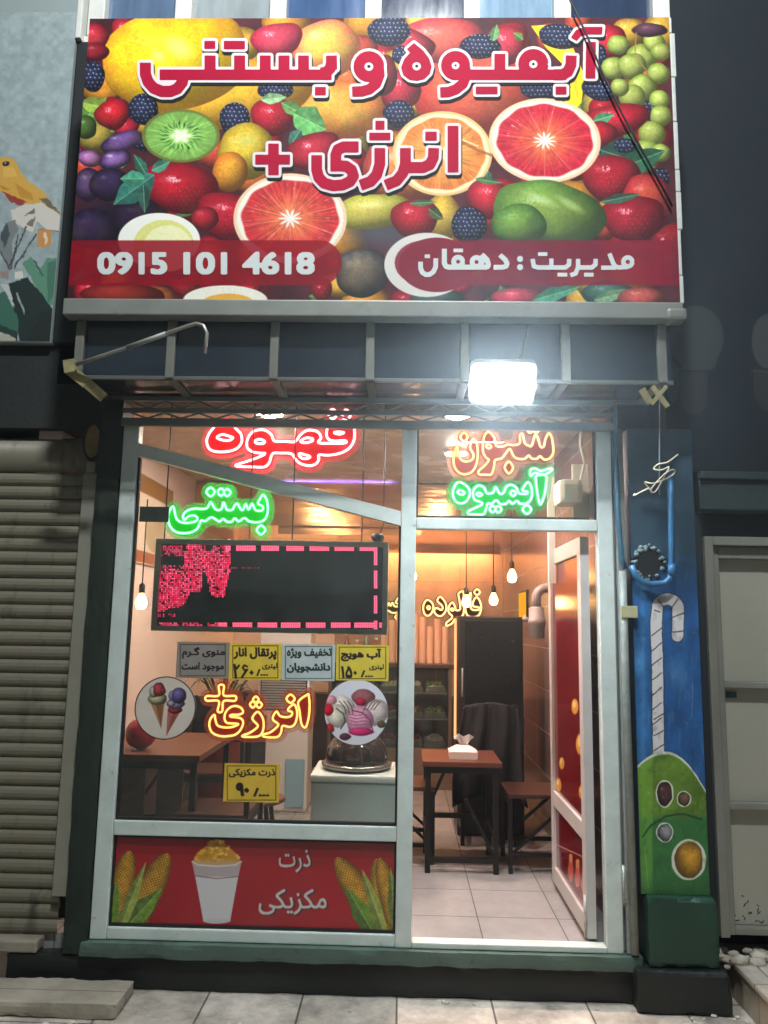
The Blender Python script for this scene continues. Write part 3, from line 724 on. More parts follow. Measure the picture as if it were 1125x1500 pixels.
# lattice girder over the shop front
lg = thing('lattice_girder', 'flat lattice girder of thin steel zigzags running above the shop window', 'girder', (-0.2, -0.05, 2.6))
ch = MB().box(-1.40, 1.02, -0.075, -0.045, 2.600, 2.640, 0.003).box(-1.40, 1.02, -0.072, -0.048, 2.668, 2.690, 0.003).box(-1.40, 1.02, -0.072, -0.048, 2.728, 2.750, 0.003)
part('chord', ch, mat('girder_paint', (112, 120, 116), 0.5, 0.2, var=0.12), lg)
z = MB()
for k in range(14):
    xa = -1.36+k*0.17
    for (za, zb) in ((2.640, 2.668), (2.690, 2.728)):
        z.bar((xa, -0.06, zb), (xa+0.085, -0.06, za), 0.008); z.bar((xa+0.085, -0.062, za), (xa+0.17, -0.062, zb), 0.008)
part('bracing', z, mat('girder_paint', (0, 0, 0)), lg)

# ------------------------------------------------------------------ canopy and banner
cn = thing('canopy', 'shallow smoked panel canopy with pale ribs over the shop front', 'canopy', (-0.16, -0.18, 2.75))
RIB = mat('rib_metal', (124, 125, 116), 0.45, 0.3, var=0.15, dirt=((96, 92, 76), 8, 0.6))
part('front_beam', MB().box(-1.575, 1.245, -0.42, -0.34, 3.03, 3.108, 0.006).box(1.17, 1.262, -0.424, -0.336, 3.026, 3.082, 0.015), mat('beam_metal', (140, 143, 136), 0.45, 0.25, var=0.12, scale=5, dirt=((110, 110, 100), 6, 0.58)), cn)
part('front_panel', MB().box(-1.535, 1.215, -0.335, -0.325, 2.765, 3.029), NAVY, cn)
part('soffit_panel', MB().box(-1.535, 1.215, -0.324, -0.002, 2.766, 2.774), mat('soffit_sheet', (48, 46, 46), 0.18, var=0.2, spec=0.6), cn)
for x in (-1.512, -1.085, -0.605, -0.163, 0.27, 0.73, 1.165):
    r = MB().box(x-0.02, x+0.02, -0.362, -0.336, 2.752, 3.029, 0.004).box(x-0.018, x+0.018, -0.336, -0.01, 2.752, 2.765, 0.004)
    part('rib', r, RIB, cn)
part('bottom_rail', MB().box(-1.535, 1.215, -0.352, -0.337, 2.745, 2.764, 0.003).box(-1.535, 1.215, -0.03, -0.004, 2.752, 2.765), mat('rail_metal', (96, 98, 94), 0.5, 0.2, var=0.12), cn)

BY, BX0, BX1, BZ0, BZ1 = -0.40, -1.566, 1.240, 3.112, 4.555
bn = thing('banner', 'large printed fruit banner with white edged red lettering above the canopy', 'banner', (-0.16, -0.36, 3.11))
def fruits(cv):
    cv.grain(0.8, 30, 9)
    F, D, B_, ST, LF = cv.fruit, cv.disc, cv.berry, cv.straw, cv.leaf
    rr = random.Random(5)
    for i in range(230):
        x, y = rr.uniform(95, 990), rr.uniform(34, 450); k_ = rr.random()
        if k_ < 0.30: ST(x, y, rr.uniform(16, 30), rr.uniform(15, 25), rr.uniform(-40, 40), 60+i, rr.choice([(176, 18, 38), (196, 30, 56), (150, 14, 34)]))
        elif k_ < 0.42: B_(x, y, rr.uniform(13, 22), rr.uniform(12, 20), 0, 60+i)
        elif k_ < 0.84: F(x, y, rr.uniform(18, 40), rr.uniform(16, 32), rr.choice([(226, 150, 40), (216, 110, 50), (206, 70, 50), (230, 180, 60), (190, 170, 70)]), seed=60+i)
        else: LF((x, y), (x+rr.uniform(-36, 36), y+rr.uniform(-30, 30)), rr.uniform(7, 13), rr.choice([(60, 110, 60), (84, 140, 60), (40, 90, 76)]), 60+i)
    cv.C *= np.array([1.0, 0.96, 0.94])
    D(170, 330, 90, 60, (26, 14, 34), soft=0.6); D(560, 340, 80, 40, (70, 66, 74), soft=0.8)
    # top row, back to front
    F(700, 135, 92, 66, (226, 92, 60), (176, 36, 34), seed=21, hi=0.25); F(648, 60, 66, 34, (230, 96, 80), (180, 40, 50), seed=22)
    F(500, 160, 74, 44, (232, 166, 60), (212, 96, 40), seed=23, hi=0.3); F(345, 140, 120, 50, (234, 178, 44), (214, 130, 30), -6, 24, 0.1)
    F(590, 250, 60, 50, (214, 120, 60), (150, 40, 40), seed=25)
    F(256, 90, 112, 72, (246, 214, 22), (228, 150, 26), -8, 1, 0.2, tex=0.15); D(262, 70, 30, 20, (250, 240, 170), 30, 0.5, 0.7); D(232, 82, 16, 12, (250, 240, 170), 30, 0.5, 0.7)
    cv.poly([(778, 38), (806, 36), (838, 66), (856, 110), (852, 150), (836, 170), (822, 160), (836, 128), (826, 96), (800, 70)], (240, 206, 26)); cv.line([(800, 50), (838, 92), (846, 140)], 5, (226, 170, 20), 0.6); cv.line([(812, 52), (844, 86)], 3, (252, 236, 120), 0.7)
    F(480, 70, 50, 42, (246, 196, 74), (232, 108, 70), seed=26, hi=0.5)
    ST(405, 60, 37, 27, -8, 31, (216, 60, 86), (160, 26, 56), 0.5); ST(138, 56, 21, 22, 0, 32, (208, 40, 60)); ST(600, 66, 36, 24, 28, 33, (206, 44, 66)); ST(742, 66, 28, 28, 0, 34, (206, 44, 66)); ST(890, 62, 26, 26, 0, 36, (206, 30, 50))
    ST(584, 134, 30, 30, 30, 35, (196, 34, 56)); F(560, 110, 22, 30, (150, 20, 34), seed=4)
    B_(136, 112, 17, 22, 0, 1); B_(570, 46, 32, 22, 0, 2); B_(704, 68, 30, 19, 0, 3); B_(820, 54, 32, 19, 10, 4); B_(588, 80, 14, 14, 0, 5); B_(792, 130, 30, 18, 0, 6); B_(876, 132, 25, 15, 20, 7); B_(584, 166, 22, 20, 0, 8); B_(404, 132, 26, 14, 0, 9); B_(876, 82, 13, 18, 0, 10)
    LF((722, 60), (728, 36), 7, (90, 140, 80)); LF((766, 58), (752, 48), 6, (80, 120, 50)); F(140, 76, 20, 14, (150, 20, 40))
    # grapes at the right edge
    for (x, y, r) in ((905, 66, 16), (940, 84, 22), (958, 62, 16), (968, 76, 15), (898, 100, 18), (925, 97, 21), (964, 108, 17), (940, 128, 21), (966, 146, 15), (926, 142, 20), (968, 170, 16), (955, 196, 21), (946, 224, 22), (968, 224, 14), (908, 128, 14)):
        F(x, y, r, r*0.92, (178, 190, 92), (112, 132, 44), 0, int(x), 0.55, tex=0.2)
    F(952, 44, 26, 10, (90, 50, 70), seed=5); cv.line([(932, 48), (930, 80), (950, 108)], 1.6, (150, 110, 70))
    ST(904, 176, 46, 24, -5, 41, (206, 22, 46), hi=0.5); LF((868, 178), (900, 168), 8, (70, 150, 100), 3); F(878, 196, 26, 18, (190, 20, 40), seed=6)
    LF((880, 220), (960, 245), 26, (40, 76, 62), 5); LF((900, 250), (975, 220), 18, (40, 90, 62), 7); B_(915, 214, 16, 11, 0, 11)
    ST(894, 262, 44, 36, 10, 42, (176, 16, 36)); F(948, 290, 36, 36, (206, 70, 50), (150, 20, 36), seed=7); ST(926, 322, 46, 34, 0, 43, (160, 16, 36)); LF((880, 296), (940, 284), 7, (40, 80, 60))
    # left side
    LF((112, 186), (156, 142), 18, (96, 150, 60), 2); LF((118, 150), (170, 160), 12, (140, 170, 60), 4); F(126, 186, 16, 18, (70, 100, 40), seed=8)
    ST(166, 168, 25, 22, -20, 44, (206, 26, 38)); B_(209, 160, 21, 23, 0, 12)
    F(178, 208, 32, 14, (122, 84, 150), (44, 26, 66), -18, 9, 0.5); F(168, 234, 24, 14, (136, 96, 160), (44, 26, 66), -10, 10, 0.6); F(132, 232, 18, 12, (190, 120, 190), (70, 30, 80), 10, 11, 0.6); F(130, 270, 22, 24, (92, 66, 110), (26, 16, 44), 0, 12, 0.3); F(160, 270, 30, 24, (50, 34, 70), (18, 10, 30), 0, 13, 0.2); F(136, 336, 40, 30, (46, 30, 64), (16, 10, 26), 0, 14, 0.1); F(205, 320, 44, 30, (36, 22, 46), (14, 8, 20), 0, 15, 0.1)
    B_(344, 174, 23, 25, 0, 13); ST(400, 172, 33, 27, 0, 45, (182, 22, 44)); LF((382, 146), (420, 142), 8, (140, 180, 130), 2); LF((412, 150), (452, 172), 10, (90, 140, 70), 3); LF((430, 166), (478, 190), 22, (96, 168, 90), 6); LF((440, 190), (424, 216), 10, (50, 96, 84), 8)
    F(360, 222, 44, 40, (210, 180, 52), (160, 130, 30), -30, 16, 0.35); F(338, 252, 26, 30, (216, 150, 40), (170, 90, 24), 0, 17, 0.1); D(362, 206, 22, 12, (180, 190, 110), -20, 0.5, 0.8)
    ST(460, 222, 38, 28, -20, 46, (196, 30, 56))
    cv.kiwi(265, 199, 57, 39)
    ST(265, 278, 55, 37, 6, 47, (178, 18, 36)); LF((226, 256), (166, 300), 20, (44, 108, 96), 2); LF((222, 250), (250, 236), 8, (60, 126, 104), 4); LF((212, 262), (176, 262), 12, (60, 140, 110), 5); LF((214, 256), (196, 226), 8, (40, 100, 80), 7); LF((210, 270), (212, 312), 9, (40, 80, 70), 8)
    ST(336, 318, 50, 34, 14, 48, (180, 18, 40)); F(300, 320, 20, 18, (190, 24, 46), seed=18)
    F(545, 310, 60, 26, (216, 196, 84), (150, 150, 50), -5, 19, 0.2); D(545, 300, 30, 8, (232, 226, 150), -8, 0.6, 0.8); F(648, 318, 30, 34, (214, 176, 60), (150, 110, 34), 0, 20, 0.2)
    cv.citrus(648, 225, 73, 62, (216, 116, 46), (232, 176, 84), 0, 10, (214, 176, 110), (238, 214, 168), 5, (240, 210, 160))
    cv.line([(672, 206), (700, 220), (722, 228)], 4, (130, 76, 34), 0.7); cv.line([(676, 204), (700, 214)], 2, (246, 220, 180), 0.8)
    cv.citrus(798, 206, 82, 62, (186, 22, 44), (236, 124, 60), 4, 11, (226, 190, 150), (240, 222, 196), 7)
    ST(718, 292, 34, 29, 15, 49, (196, 24, 42)); LF((696, 262), (736, 268), 5, (60, 110, 60)); ST(608, 320, 36, 28, -8, 50, (186, 20, 40)); LF((628, 306), (650, 322), 8, (60, 70, 40)); LF((600, 298), (640, 296), 5, (60, 100, 60))
    B_(686, 330, 26, 26, 0, 14)
    F(806, 314, 86, 48, (130, 162, 62), (66, 104, 36), 6, 27, 0.3); F(760, 330, 40, 30, (112, 150, 54), (50, 90, 30), 0, 28, 0.3); D(792, 292, 34, 9, (190, 210, 150), 22, 0.6, 0.8); D(836, 300, 28, 8, (176, 200, 120), 30, 0.6, 0.7); D(786, 326, 18, 14, (60, 96, 40), 0, 0.8, 0.8)
    D(233, 352, 60, 40, (236, 232, 214)); D(240, 358, 44, 36, (206, 204, 120)); D(246, 364, 36, 34, (226, 222, 170))
    cv.citrus(425, 320, 83, 66, (186, 40, 44), (230, 126, 70), 0, 10, (226, 190, 160), (240, 226, 206), 9)
    # strip below the bands
    D(330, 440, 62, 22, (226, 220, 204)); D(334, 446, 40, 16, (216, 160, 60)); F(180, 432, 60, 18, (150, 40, 30), (90, 16, 20), 0, 29, 0.1); F(640, 436, 40, 12, (70, 90, 80), seed=30)
    F(760, 436, 40, 14, (190, 50, 70), seed=37); LF((780, 440), (850, 420), 10, (60, 130, 96)); F(890, 430, 40, 18, (60, 104, 86), seed=38); LF((870, 440), (930, 424), 8, (110, 150, 110)); F(940, 436, 34, 16, (196, 80, 70), seed=39); F(530, 400, 40, 36, (120, 104, 84), (50, 50, 56), 0, 40, 0.2)
    kf = fbm(cv.PX/1.7, cv.PY/1.7, 77, 2); cv.C *= (0.94+0.12*kf)[..., None]; cv.C[...] = np.minimum(14+cv.C*1.05, 250)
    # bands
    for (cx0, cx1, c, al) in ((60, 468, (148, 14, 32), 0.93),):
        cv.poly([(cx0, 352), (cx1, 352)]+arc(cx1, 385, 33, -90, 90, 12)+[(cx0, 418)], c, 0.84)
    D(625, 388, 62, 47, (226, 222, 214)); D(640, 388, 56, 40, (140, 24, 46))
    cv.poly([(1010, 352), (620, 352)]+arc(622, 385, 44, -90, -270, 14, 33)+[(1010, 418)], (136, 22, 48), 0.86)
    cv.poly([(870, 352), (985, 352), (985, 418), (930, 418)], (160, 16, 44), 0.35)
print_grid('canvas', (BX0, BX1, BZ0, BZ1), BY, 1250, 640, (64, 26, 34), fruits, painted('banner_vinyl', 0.55, bump=0.0, spec=0.12), bn)
part('frame_post', MB().box(BX0, BX0+0.04, BY+0.012, BY+0.07, BZ0, BZ1, 0.003), ALU2, bn)
part('frame_post', MB().box(BX1-0.04, BX1, BY+0.012, BY+0.07, BZ0, BZ1, 0.003), ALU2, bn)
part('frame_rail', MB().box(BX0+0.041, BX1-0.041, BY+0.013, BY+0.069, BZ1-0.04, BZ1, 0.003).box(BX0+0.041, BX1-0.041, BY+0.013, BY+0.069, 3.72, 3.76, 0.003), ALU2, bn)
part('backing', MB().box(BX0+0.002, BX1-0.002, BY+0.004, BY+0.010, BZ0+0.002, BZ1-0.002), RUB, bn)
hem = MB(); zz = BZ0
while zz < BZ1-0.05:
    L = random.uniform(0.10, 0.26); L = min(L, BZ1-zz); o_ = random.uniform(0.008, 0.026)
    hem.box(BX1, BX1+o_, BY-0.004, BY+0.05, zz, zz+L-0.004, 0.004); zz += L
part('edge_hem', hem, mat('white_vinyl_edge', (206, 208, 202), 0.5, var=0.12, scale=20), bn)

# banner lettering (photo points of each stroke's middle line)
W1 = 16.2
top = 81.5
L1 = [([(234, 109.5), (486, 109.5)], 15), ([(486, 102), (485.5, top)], W1), ([(470, 107), (478, 106), (484, 100), (485.5, 92)], W1),
      ([(213, 92), (213, 108), (217, 120), (225, 129), (237, 134), (250, 134), (260, 130), (267, 121), (269, 110)], W1),
      ([(307.8, top), (307.8, 110)], W1), ([(351, top), (351, 110)], W1), ([(388.7, top), (388.7, 110)], W1), ([(416, top), (416, 110)], W1), ([(444.7, top), (444.7, 110)], W1),
      rect(299.5, 315.5, 60, 71.5), rect(328, 359, 60, 72), rect(461.5, 477.5, 127.5, 139.5),
      (arc(540.5, 97.5, 14.6, 0, 360, 20), 16), ([(555, 97), (556, 110), (551, 123), (541, 131), (530, 134), (516, 134.5)], 15),
      ('poly', [(606.5, 63), (596, 72), (601, 77), (592, 87), (587.5, 99), (591, 110), (600, 117), (611, 118.5), (622, 116), (630, 108), (632.5, 98), (629, 86), (620, 74)]), ('hole', (610.5, 97), 6.3),
      (arc(667.5, 96, 13.6, 0, 360, 20), 15.5), ([(681, 96), (683, 110), (678, 123), (668, 131), (657, 135), (645, 135.5)], 15), ([(678, 109.5), (830, 109.5)], 15),
      ([(732.5, 79), (732.5, 110)], W1), rect(697, 729, 127, 138), (arc(781.5, 94, 14.2, 0, 360, 20), 16), ([(768, 94), (768, 109)], 14), ([(795, 94), (795, 109)], 14),
      ([(837, top), (836.5, 95), (832, 105), (824, 109.5), (812, 109.5)], W1), rect(814, 830, 127, 138.5),
      ([(866, 61.5), (865, 115)], 14.5), ('poly', [(836.5, 55), (844, 44), (856, 39.5), (883, 39.5), (882, 50.5), (862, 50.5), (851, 53), (845, 60)])]
L2 = [([(663.8, 184.5), (663.8, 252.5)], 16), ([(635.5, 217), (635, 231), (630, 241), (620, 245.5), (590, 245.5)], 16), ([(594, 217), (594, 240), (590, 254), (581, 265), (565, 271.5)], 16),
      rect(623, 640, 193, 206), ([(556.6, 217), (556.6, 240), (552, 256), (543, 266), (528, 271.5)], 16), rect(541, 572, 194.5, 205.5), rect(550, 563.5, 177, 190),
      ([(525.5, 215.3), (503, 215.3), (495, 219), (492, 227), (492, 238), (497, 243), (507, 243.5), (515, 249), (518, 258), (513, 266), (502, 271), (488, 272), (475, 268.5), (467, 260), (464, 249), (464, 227.5)], 16),
      rect(484, 500, 236, 251), rect(374, 425, 226.7, 241), rect(393, 408.5, 210.5, 256.5)]
def banner_word(strokes, box, sc=4):
    M = stroke_mask(strokes, box, sc); Mr = blur(M, 2.2)
    out = blur(dilate(M, 4.0*sc), 2.2)
    X, Yp = box[0], box[2]
    sh = px_loops([smooth_loop(L) for L in contours(out)], X+1.6, Yp+4.6, sc, BY-0.0015)
    sheet('lettering_shadow', sh, BY-0.0015, 0.001, mat('letter_shadow_ink', (34, 40, 42), 0.6, spec=0.1), bn)
    sheet('lettering_outline', px_loops([smooth_loop(L) for L in contours(out)], X, Yp, sc, BY-0.003), BY-0.003, 0.001, mat('letter_white_ink', (236, 224, 226), 0.6, spec=0.1), bn)
    sheet('lettering', px_loops([smooth_loop(L) for L in contours(Mr)], X, Yp, sc, BY-0.0045), BY-0.0045, 0.001, mat('letter_red_ink', (182, 20, 58), 0.6, var=0.12, scale=3, spec=0.08), bn)
banner_word(L1, (192, 900, 26, 156)); banner_word(L2, (360, 690, 162, 292))
z7 = lambda pts: [(600+x/7.03, 350+y/7.03) for x, y in pts]
z8 = lambda pts: [(750+x/5.625, 350+y/5.625) for x, y in pts]
def zr(fn, x0, x1, y0, y1): return ('poly', fn([(x0, y0), (x1, y0), (x1, y1), (x0, y1)]))
L3 = [(z7([(113, 235), (113, 300), (130, 345), (165, 368), (205, 368), (245, 340), (268, 290), (270, 200)]), 7), zr(z7, 155, 210, 160, 198),
      (z7([(358, 102), (358, 250), (372, 280), (400, 292), (785, 292), (805, 285), (812, 262), (798, 215), (742, 160)]), 7.4), (arc(*z7([(500, 235)])[0], 6.6, 0, 360, 16), 7), zr(z7, 452, 550, 100, 137),
      (arc(*z7([(690, 238)])[0], 6.6, 0, 360, 16), 7), (z7([(700, 195), (770, 200), (740, 290)]), 4.5),
      (z7([(930, 165), (985, 215), (1003, 255), (995, 282), (960, 293), (865, 293)]), 7),
      (arc(*z8([(67, 165)])[0], 2.2, 0, 360, 10), 4.6), (arc(*z8([(67, 233)])[0], 2.2, 0, 360, 10), 4.6),
      (arc(*z8([(955, 190)])[0], 6.6, 0, 360, 16), 6.5), (z8([(955, 232), (880, 236), (850, 226), (832, 195), (803, 120)]), 6.4), (z8([(860, 238), (735, 238)]), 6.2),
      (z8([(690, 165), (688, 210), (660, 236), (545, 236)]), 6.4), (z8([(545, 165), (545, 235), (525, 285), (482, 300)]), 6.4), zr(z8, 595, 672, 280, 311),
      (z8([(473, 165), (470, 212), (440, 236), (215, 236), (180, 225), (170, 165)]), 6.4), (z8([(325, 162), (325, 236)]), 6.2), zr(z8, 215, 292, 110, 140), zr(z8, 375, 456, 280, 311)]
M3 = blur(stroke_mask(L3, (596, 940, 355, 412), 6), 2.0)
sheet('lettering', px_loops([smooth_loop(L) for L in contours(M3)], 596, 355, 6, BY-0.0015), BY-0.0015, 0.001, mat('letter_pale_ink', (216, 222, 220), 0.6, spec=0.1), bn)
for t, xa, xb in (('0915', 138.5, 249), ('101', 265, 337), ('4618', 351.5, 465)):
    M = text_mask(t, 70, 0.055, False); M = M/max(M.max(), 1e-6)
    lp = [np.stack([xa+L[:, 0]/M.shape[1]*(xb-xa), 366+L[:, 1]/M.shape[0]*40], 1) for L in [smooth_loop(q, 1, 1) for q in contours(M)]]
    sheet('lettering', [np.array([at(p[0], p[1], BY-0.0015) for p in L]) for L in lp], BY-0.0015, 0.001, mat('letter_pale_ink', (0, 0, 0)), bn)

# ------------------------------------------------------------------ floodlight under the canopy
def rslab(mb, c, hx, hu, ha, rad):
    pts = []
    for (sx, sy, a0) in ((1, 1, 0), (-1, 1, 90), (-1, -1, 180), (1, -1, 270)):
        pts += [(sx*(hx-rad)+rad*math.cos(math.radians(a0+15*i)), sy*(hu-rad)+rad*math.sin(math.radians(a0+15*i))) for i in range(7)]
    n = len(pts); vs = [c+Vector((p[0], 0, 0))+up_*p[1]+ax*s_*ha for s_ in (-1, 1) for p in pts]
    return mb.add(vs, [tuple(range(n-1, -1, -1)), tuple(range(n, 2*n))]+[(i, (i+1) % n, n+(i+1) % n, n+i) for i in range(n)])
fl = thing('floodlight', 'glaring white floodlight hanging at the front edge of the canopy', 'floodlight', (0.432, -0.42, 2.72))
ax = Vector((0, -0.74, -0.67)); up_ = Vector((0, -0.67, 0.74)); cx_ = Vector((0.432, -0.43, 2.715))
def slab(mb, c, hx, hu, ha): 
    vs = [c+Vector((sx*hx, 0, 0))+up_*su*hu+ax*sa*ha for sa in (-1, 1) for sx, su in ((-1, -1), (1, -1), (1, 1), (-1, 1))]
    mb.add(vs, [(0, 1, 2, 3), (7, 6, 5, 4), (0, 4, 5, 1), (1, 5, 6, 2), (2, 6, 7, 3), (3, 7, 4, 0)]); return mb
hb_ = rslab(MB(), cx_-ax*0.022, 0.146, 0.100, 0.02, 0.03)
for i_ in range(9): slab(hb_, cx_-ax*0.055+Vector((-0.11+0.0275*i_, 0, 0)), 0.003, 0.08, 0.0125)
part('housing', hb_, mat('lamp_housing', (70, 72, 74), 0.5, 0.5), fl)
part('lens', rslab(MB(), cx_+ax*0.004, 0.134, 0.088, 0.005, 0.03), glow('flood_led', (236, 246, 255), 390.0), fl)
part('cable', MB().tube([(0.43, -0.38, 2.74), (0.47, -0.36, 2.79), (0.53, -0.345, 2.88), (0.56, -0.345, 3.02)], 0.006, 8), RUB, fl)
br = MB().bar((0.28, -0.345, 2.75), (0.28, -0.43, 2.71), 0.02, 0.006).bar((0.584, -0.345, 2.75), (0.584, -0.43, 2.71), 0.02, 0.006).bar((0.28, -0.348, 2.755), (0.584, -0.348, 2.755), 0.02, 0.006)
part('bracket', br, mat('lamp_housing', (0, 0, 0)), fl)

# ------------------------------------------------------------------ neon signs
def neon(name, label, loops, o, sc, Y, core, power, fill, clear=0.35, r=0.0052, grow=5.0, place=None, sleeve=None):
    """loops: outlines traced from the photo; place() maps photo units to metres"""
    pl = place or (lambda p: at(p[0], p[1], Y))
    lp = [spline_loop(L)/np.array([sc, sc])+np.array(o) for L in loops]
    allp = np.concatenate(lp); x0, y0 = allp.min(0)-13; x1, y1 = allp.max(0)+13; q = 3
    M = stroke_mask([('poly', [tuple(p) for p in L]) for L in lp], (x0, x1, y0, y1), q)
    for L in lp: M = np.maximum(M, stroke_mask([([tuple(p) for p in L]+[tuple(L[0])], 4.0)], (x0, x1, y0, y1), q))
    M = blur(dilate(M, grow), 2.0)
    c = pl(((x0+x1)/2, (y0+y1)/2)); t = thing(name, label, 'neon sign', (c[0], Y, min(pl((x0, y1))[1], pl((x1, y1))[1])), 'neon signs')
    power *= 2.2
    tb = MB(); slv = MB()
    for L in lp:
        pts_ = [Vector((pl(p)[0], Y, pl(p)[1])) for p in L]; tb.tube(pts_, r*0.84, 8, True); slv.tube(pts_, r*1.25, 10, True)
    part('tube', tb, glow('neon_'+name+str(fill), core, power), t)
    part('sleeve', slv, acrylic('sleeve_'+str(fill), sleeve or tuple(int(70+0.72*c_) for c_ in fill), 0.80, False), t)
    sheet('backing_panel', [np.array([pl((x0+p[0]/q, y0+p[1]/q)) for p in smooth_loop(L)]) for L in contours(M)], Y+0.016, 0.004, acrylic('acrylic_'+str(fill), fill, clear), t)
    if grow > 3:
        M2 = blur(dilate(M > 0.5, 17.0)*1.0, 3.0)
        fc_ = tuple(int(60+0.76*c_) for c_ in fill)
        sheet('halo_plate', [np.array([pl((x0+p[0]/q, y0+p[1]/q)) for p in smooth_loop(L)]) for L in contours(M2)], Y+0.022, 0.003, acrylic('plate_'+str(fill), fc_, 0.72, False), t)  # added milky plate that catches the tube light as a halo
    return t
n1 = [[(100, 180), (72, 220), (60, 265), (75, 312), (120, 335), (200, 335), (265, 315), (300, 270), (295, 215), (262, 180), (225, 142), (185, 125), (140, 142)],
      [(130, 238), (165, 218), (210, 228), (240, 240), (215, 258), (165, 255)],
      [(430, 185), (375, 200), (340, 250), (338, 305), (370, 335), (420, 345), (460, 348), (430, 368), (350, 398), (265, 425), (275, 437), (370, 440), (455, 440), (490, 410), (512, 350), (560, 345), (640, 350), (670, 388), (705, 418), (770, 432), (815, 415), (830, 385), (832, 358), (900, 360), (980, 345), (1040, 310), (1070, 260), (1076, 200), (1060, 150), (1010, 125), (940, 130), (898, 160), (882, 205), (892, 245), (930, 262), (1008, 260), (1010, 276), (920, 278), (828, 274), (845, 240), (822, 200), (760, 188), (708, 215), (665, 266), (590, 264), (525, 262), (505, 220), (470, 192)],
      [(390, 264), (420, 250), (455, 262), (450, 278), (410, 280)], [(705, 265), (740, 242), (782, 245), (785, 262), (740, 275)], [(695, 350), (740, 358), (770, 372), (740, 385), (705, 375)], [(935, 205), (965, 200), (1002, 205), (970, 216)],
      [(925, 45), (955, 78), (925, 110), (895, 78)], [(1018, 48), (1048, 82), (1018, 116), (988, 82)]]
neon('neon_sign', 'glowing red neon word hanging in the topmost pane under the lattice girder', n1, (290, 590), 4.6875, 0.10, (255, 206, 212), 3.0, (236, 14, 44), 0.25, sleeve=(255, 110, 130), r=0.0070)
n2 = [[(150, 265), (120, 292), (102, 345), (106, 405), (132, 460), (180, 497), (250, 507), (320, 495), (372, 460), (402, 392), (440, 396), (478, 370), (505, 362), (540, 382), (572, 400), (604, 376), (640, 400), (682, 402), (712, 370), (748, 398), (800, 368), (850, 400), (930, 406), (985, 380), (1012, 320), (1012, 240), (998, 190), (970, 155), (945, 190), (925, 235), (968, 262), (962, 297), (905, 296), (880, 250), (865, 240), (838, 290), (812, 240), (788, 290), (765, 285), (738, 238), (712, 252), (690, 290), (640, 290), (610, 225), (590, 285), (540, 290), (505, 240), (488, 222), (462, 272), (420, 285), (340, 282), (270, 305), (240, 345), (250, 385), (290, 352), (340, 345), (372, 372), (340, 402), (250, 412), (190, 388), (168, 340)],
      [(490, 90), (528, 128), (490, 168), (452, 128)], [(586, 98), (616, 130), (586, 164), (556, 130)], [(642, 102), (674, 135), (642, 168), (612, 135)], [(952, 436), (992, 476), (952, 518), (914, 476)]]
neon('neon_sign', 'glowing green neon word just above the red dotted display board', n2, (230, 700), 6.25, 0.06, (150, 255, 190), 2.4, (0, 226, 66), 0.2, sleeve=(130, 255, 180), r=0.0062)
n3 = [[(850, 480), (845, 540), (855, 620), (866, 690), (882, 742), (902, 715), (925, 640), (936, 560), (936, 480)], [(790, 460), (800, 422), (840, 415), (890, 437), (980, 413), (986, 432), (930, 467), (870, 462), (830, 455), (800, 482)],
      [(150, 540), (110, 560), (85, 620), (90, 680), (120, 722), (170, 732), (215, 702), (240, 640), (215, 580)], [(125, 632), (155, 612), (190, 636), (165, 655)],
      [(320, 570), (280, 600), (268, 650), (285, 700), (345, 725), (348, 745), (300, 770), (226, 806), (230, 830), (300, 834), (365, 830), (390, 775), (402, 737), (440, 735), (480, 705), (520, 740), (570, 735), (600, 712), (628, 735), (670, 712), (702, 737), (760, 732), (800, 690), (808, 620), (797, 570), (770, 540), (735, 580), (722, 615), (765, 627), (758, 645), (690, 640), (665, 590), (620, 565), (575, 580), (545, 638), (510, 640), (475, 585), (450, 635), (395, 640), (370, 590)],
      [(300, 650), (325, 635), (350, 655), (322, 666)], [(610, 640), (632, 615), (660, 640), (635, 666)], [(448, 755), (476, 785), (448, 815), (420, 785)], [(500, 757), (528, 787), (500, 817), (472, 787)], [(762, 750), (800, 788), (762, 828), (722, 788)]]
neon('neon_sign', 'glowing green neon word in the pane above the door, beneath an orange word', n3, (650, 620), 6.25, 0.07, (160, 255, 205), 2.4, (0, 214, 110), 0.2, sleeve=(140, 255, 200), r=0.0062)
n4 = [[(125, 215), (95, 270), (90, 350), (105, 410), (145, 455), (200, 467), (260, 442), (300, 370), (312, 270), (300, 180), (270, 140), (246, 190), (242, 230), (270, 280), (268, 322), (230, 347), (180, 347), (145, 312), (132, 260)], [(185, 85), (218, 125), (185, 165), (152, 125)],
      [(412, 80), (375, 110), (358, 190), (360, 260), (385, 312), (412, 335), (380, 382), (320, 437), (327, 468), (380, 470), (435, 467), (460, 400), (470, 340), (530, 320), (570, 272), (605, 235), (640, 300), (680, 325), (740, 325), (778, 295), (805, 322), (850, 325), (882, 302), (920, 332), (970, 320), (1002, 270), (1000, 200), (988, 130), (962, 92), (930, 150), (916, 212), (885, 212), (862, 130), (835, 110), (806, 202), (778, 205), (742, 180), (722, 100), (698, 112), (694, 182), (640, 200), (590, 195), (540, 212), (482, 206), (462, 130)],
      [(386, 206), (410, 194), (436, 214), (410, 230)], [(595, 350), (634, 405), (597, 460), (558, 405)], [(790, 35), (815, 60), (790, 88), (765, 60)], [(845, 35), (870, 60), (845, 88), (820, 60)], [(818, -15), (842, 10), (818, 36), (794, 10)]]
neon('neon_sign', 'pale orange neon word at the top of the pane above the door', n4, (650, 620), 6.25, 0.10, (255, 206, 130), 1.5, (206, 120, 66), 0.6, sleeve=(255, 206, 140), r=0.0062)
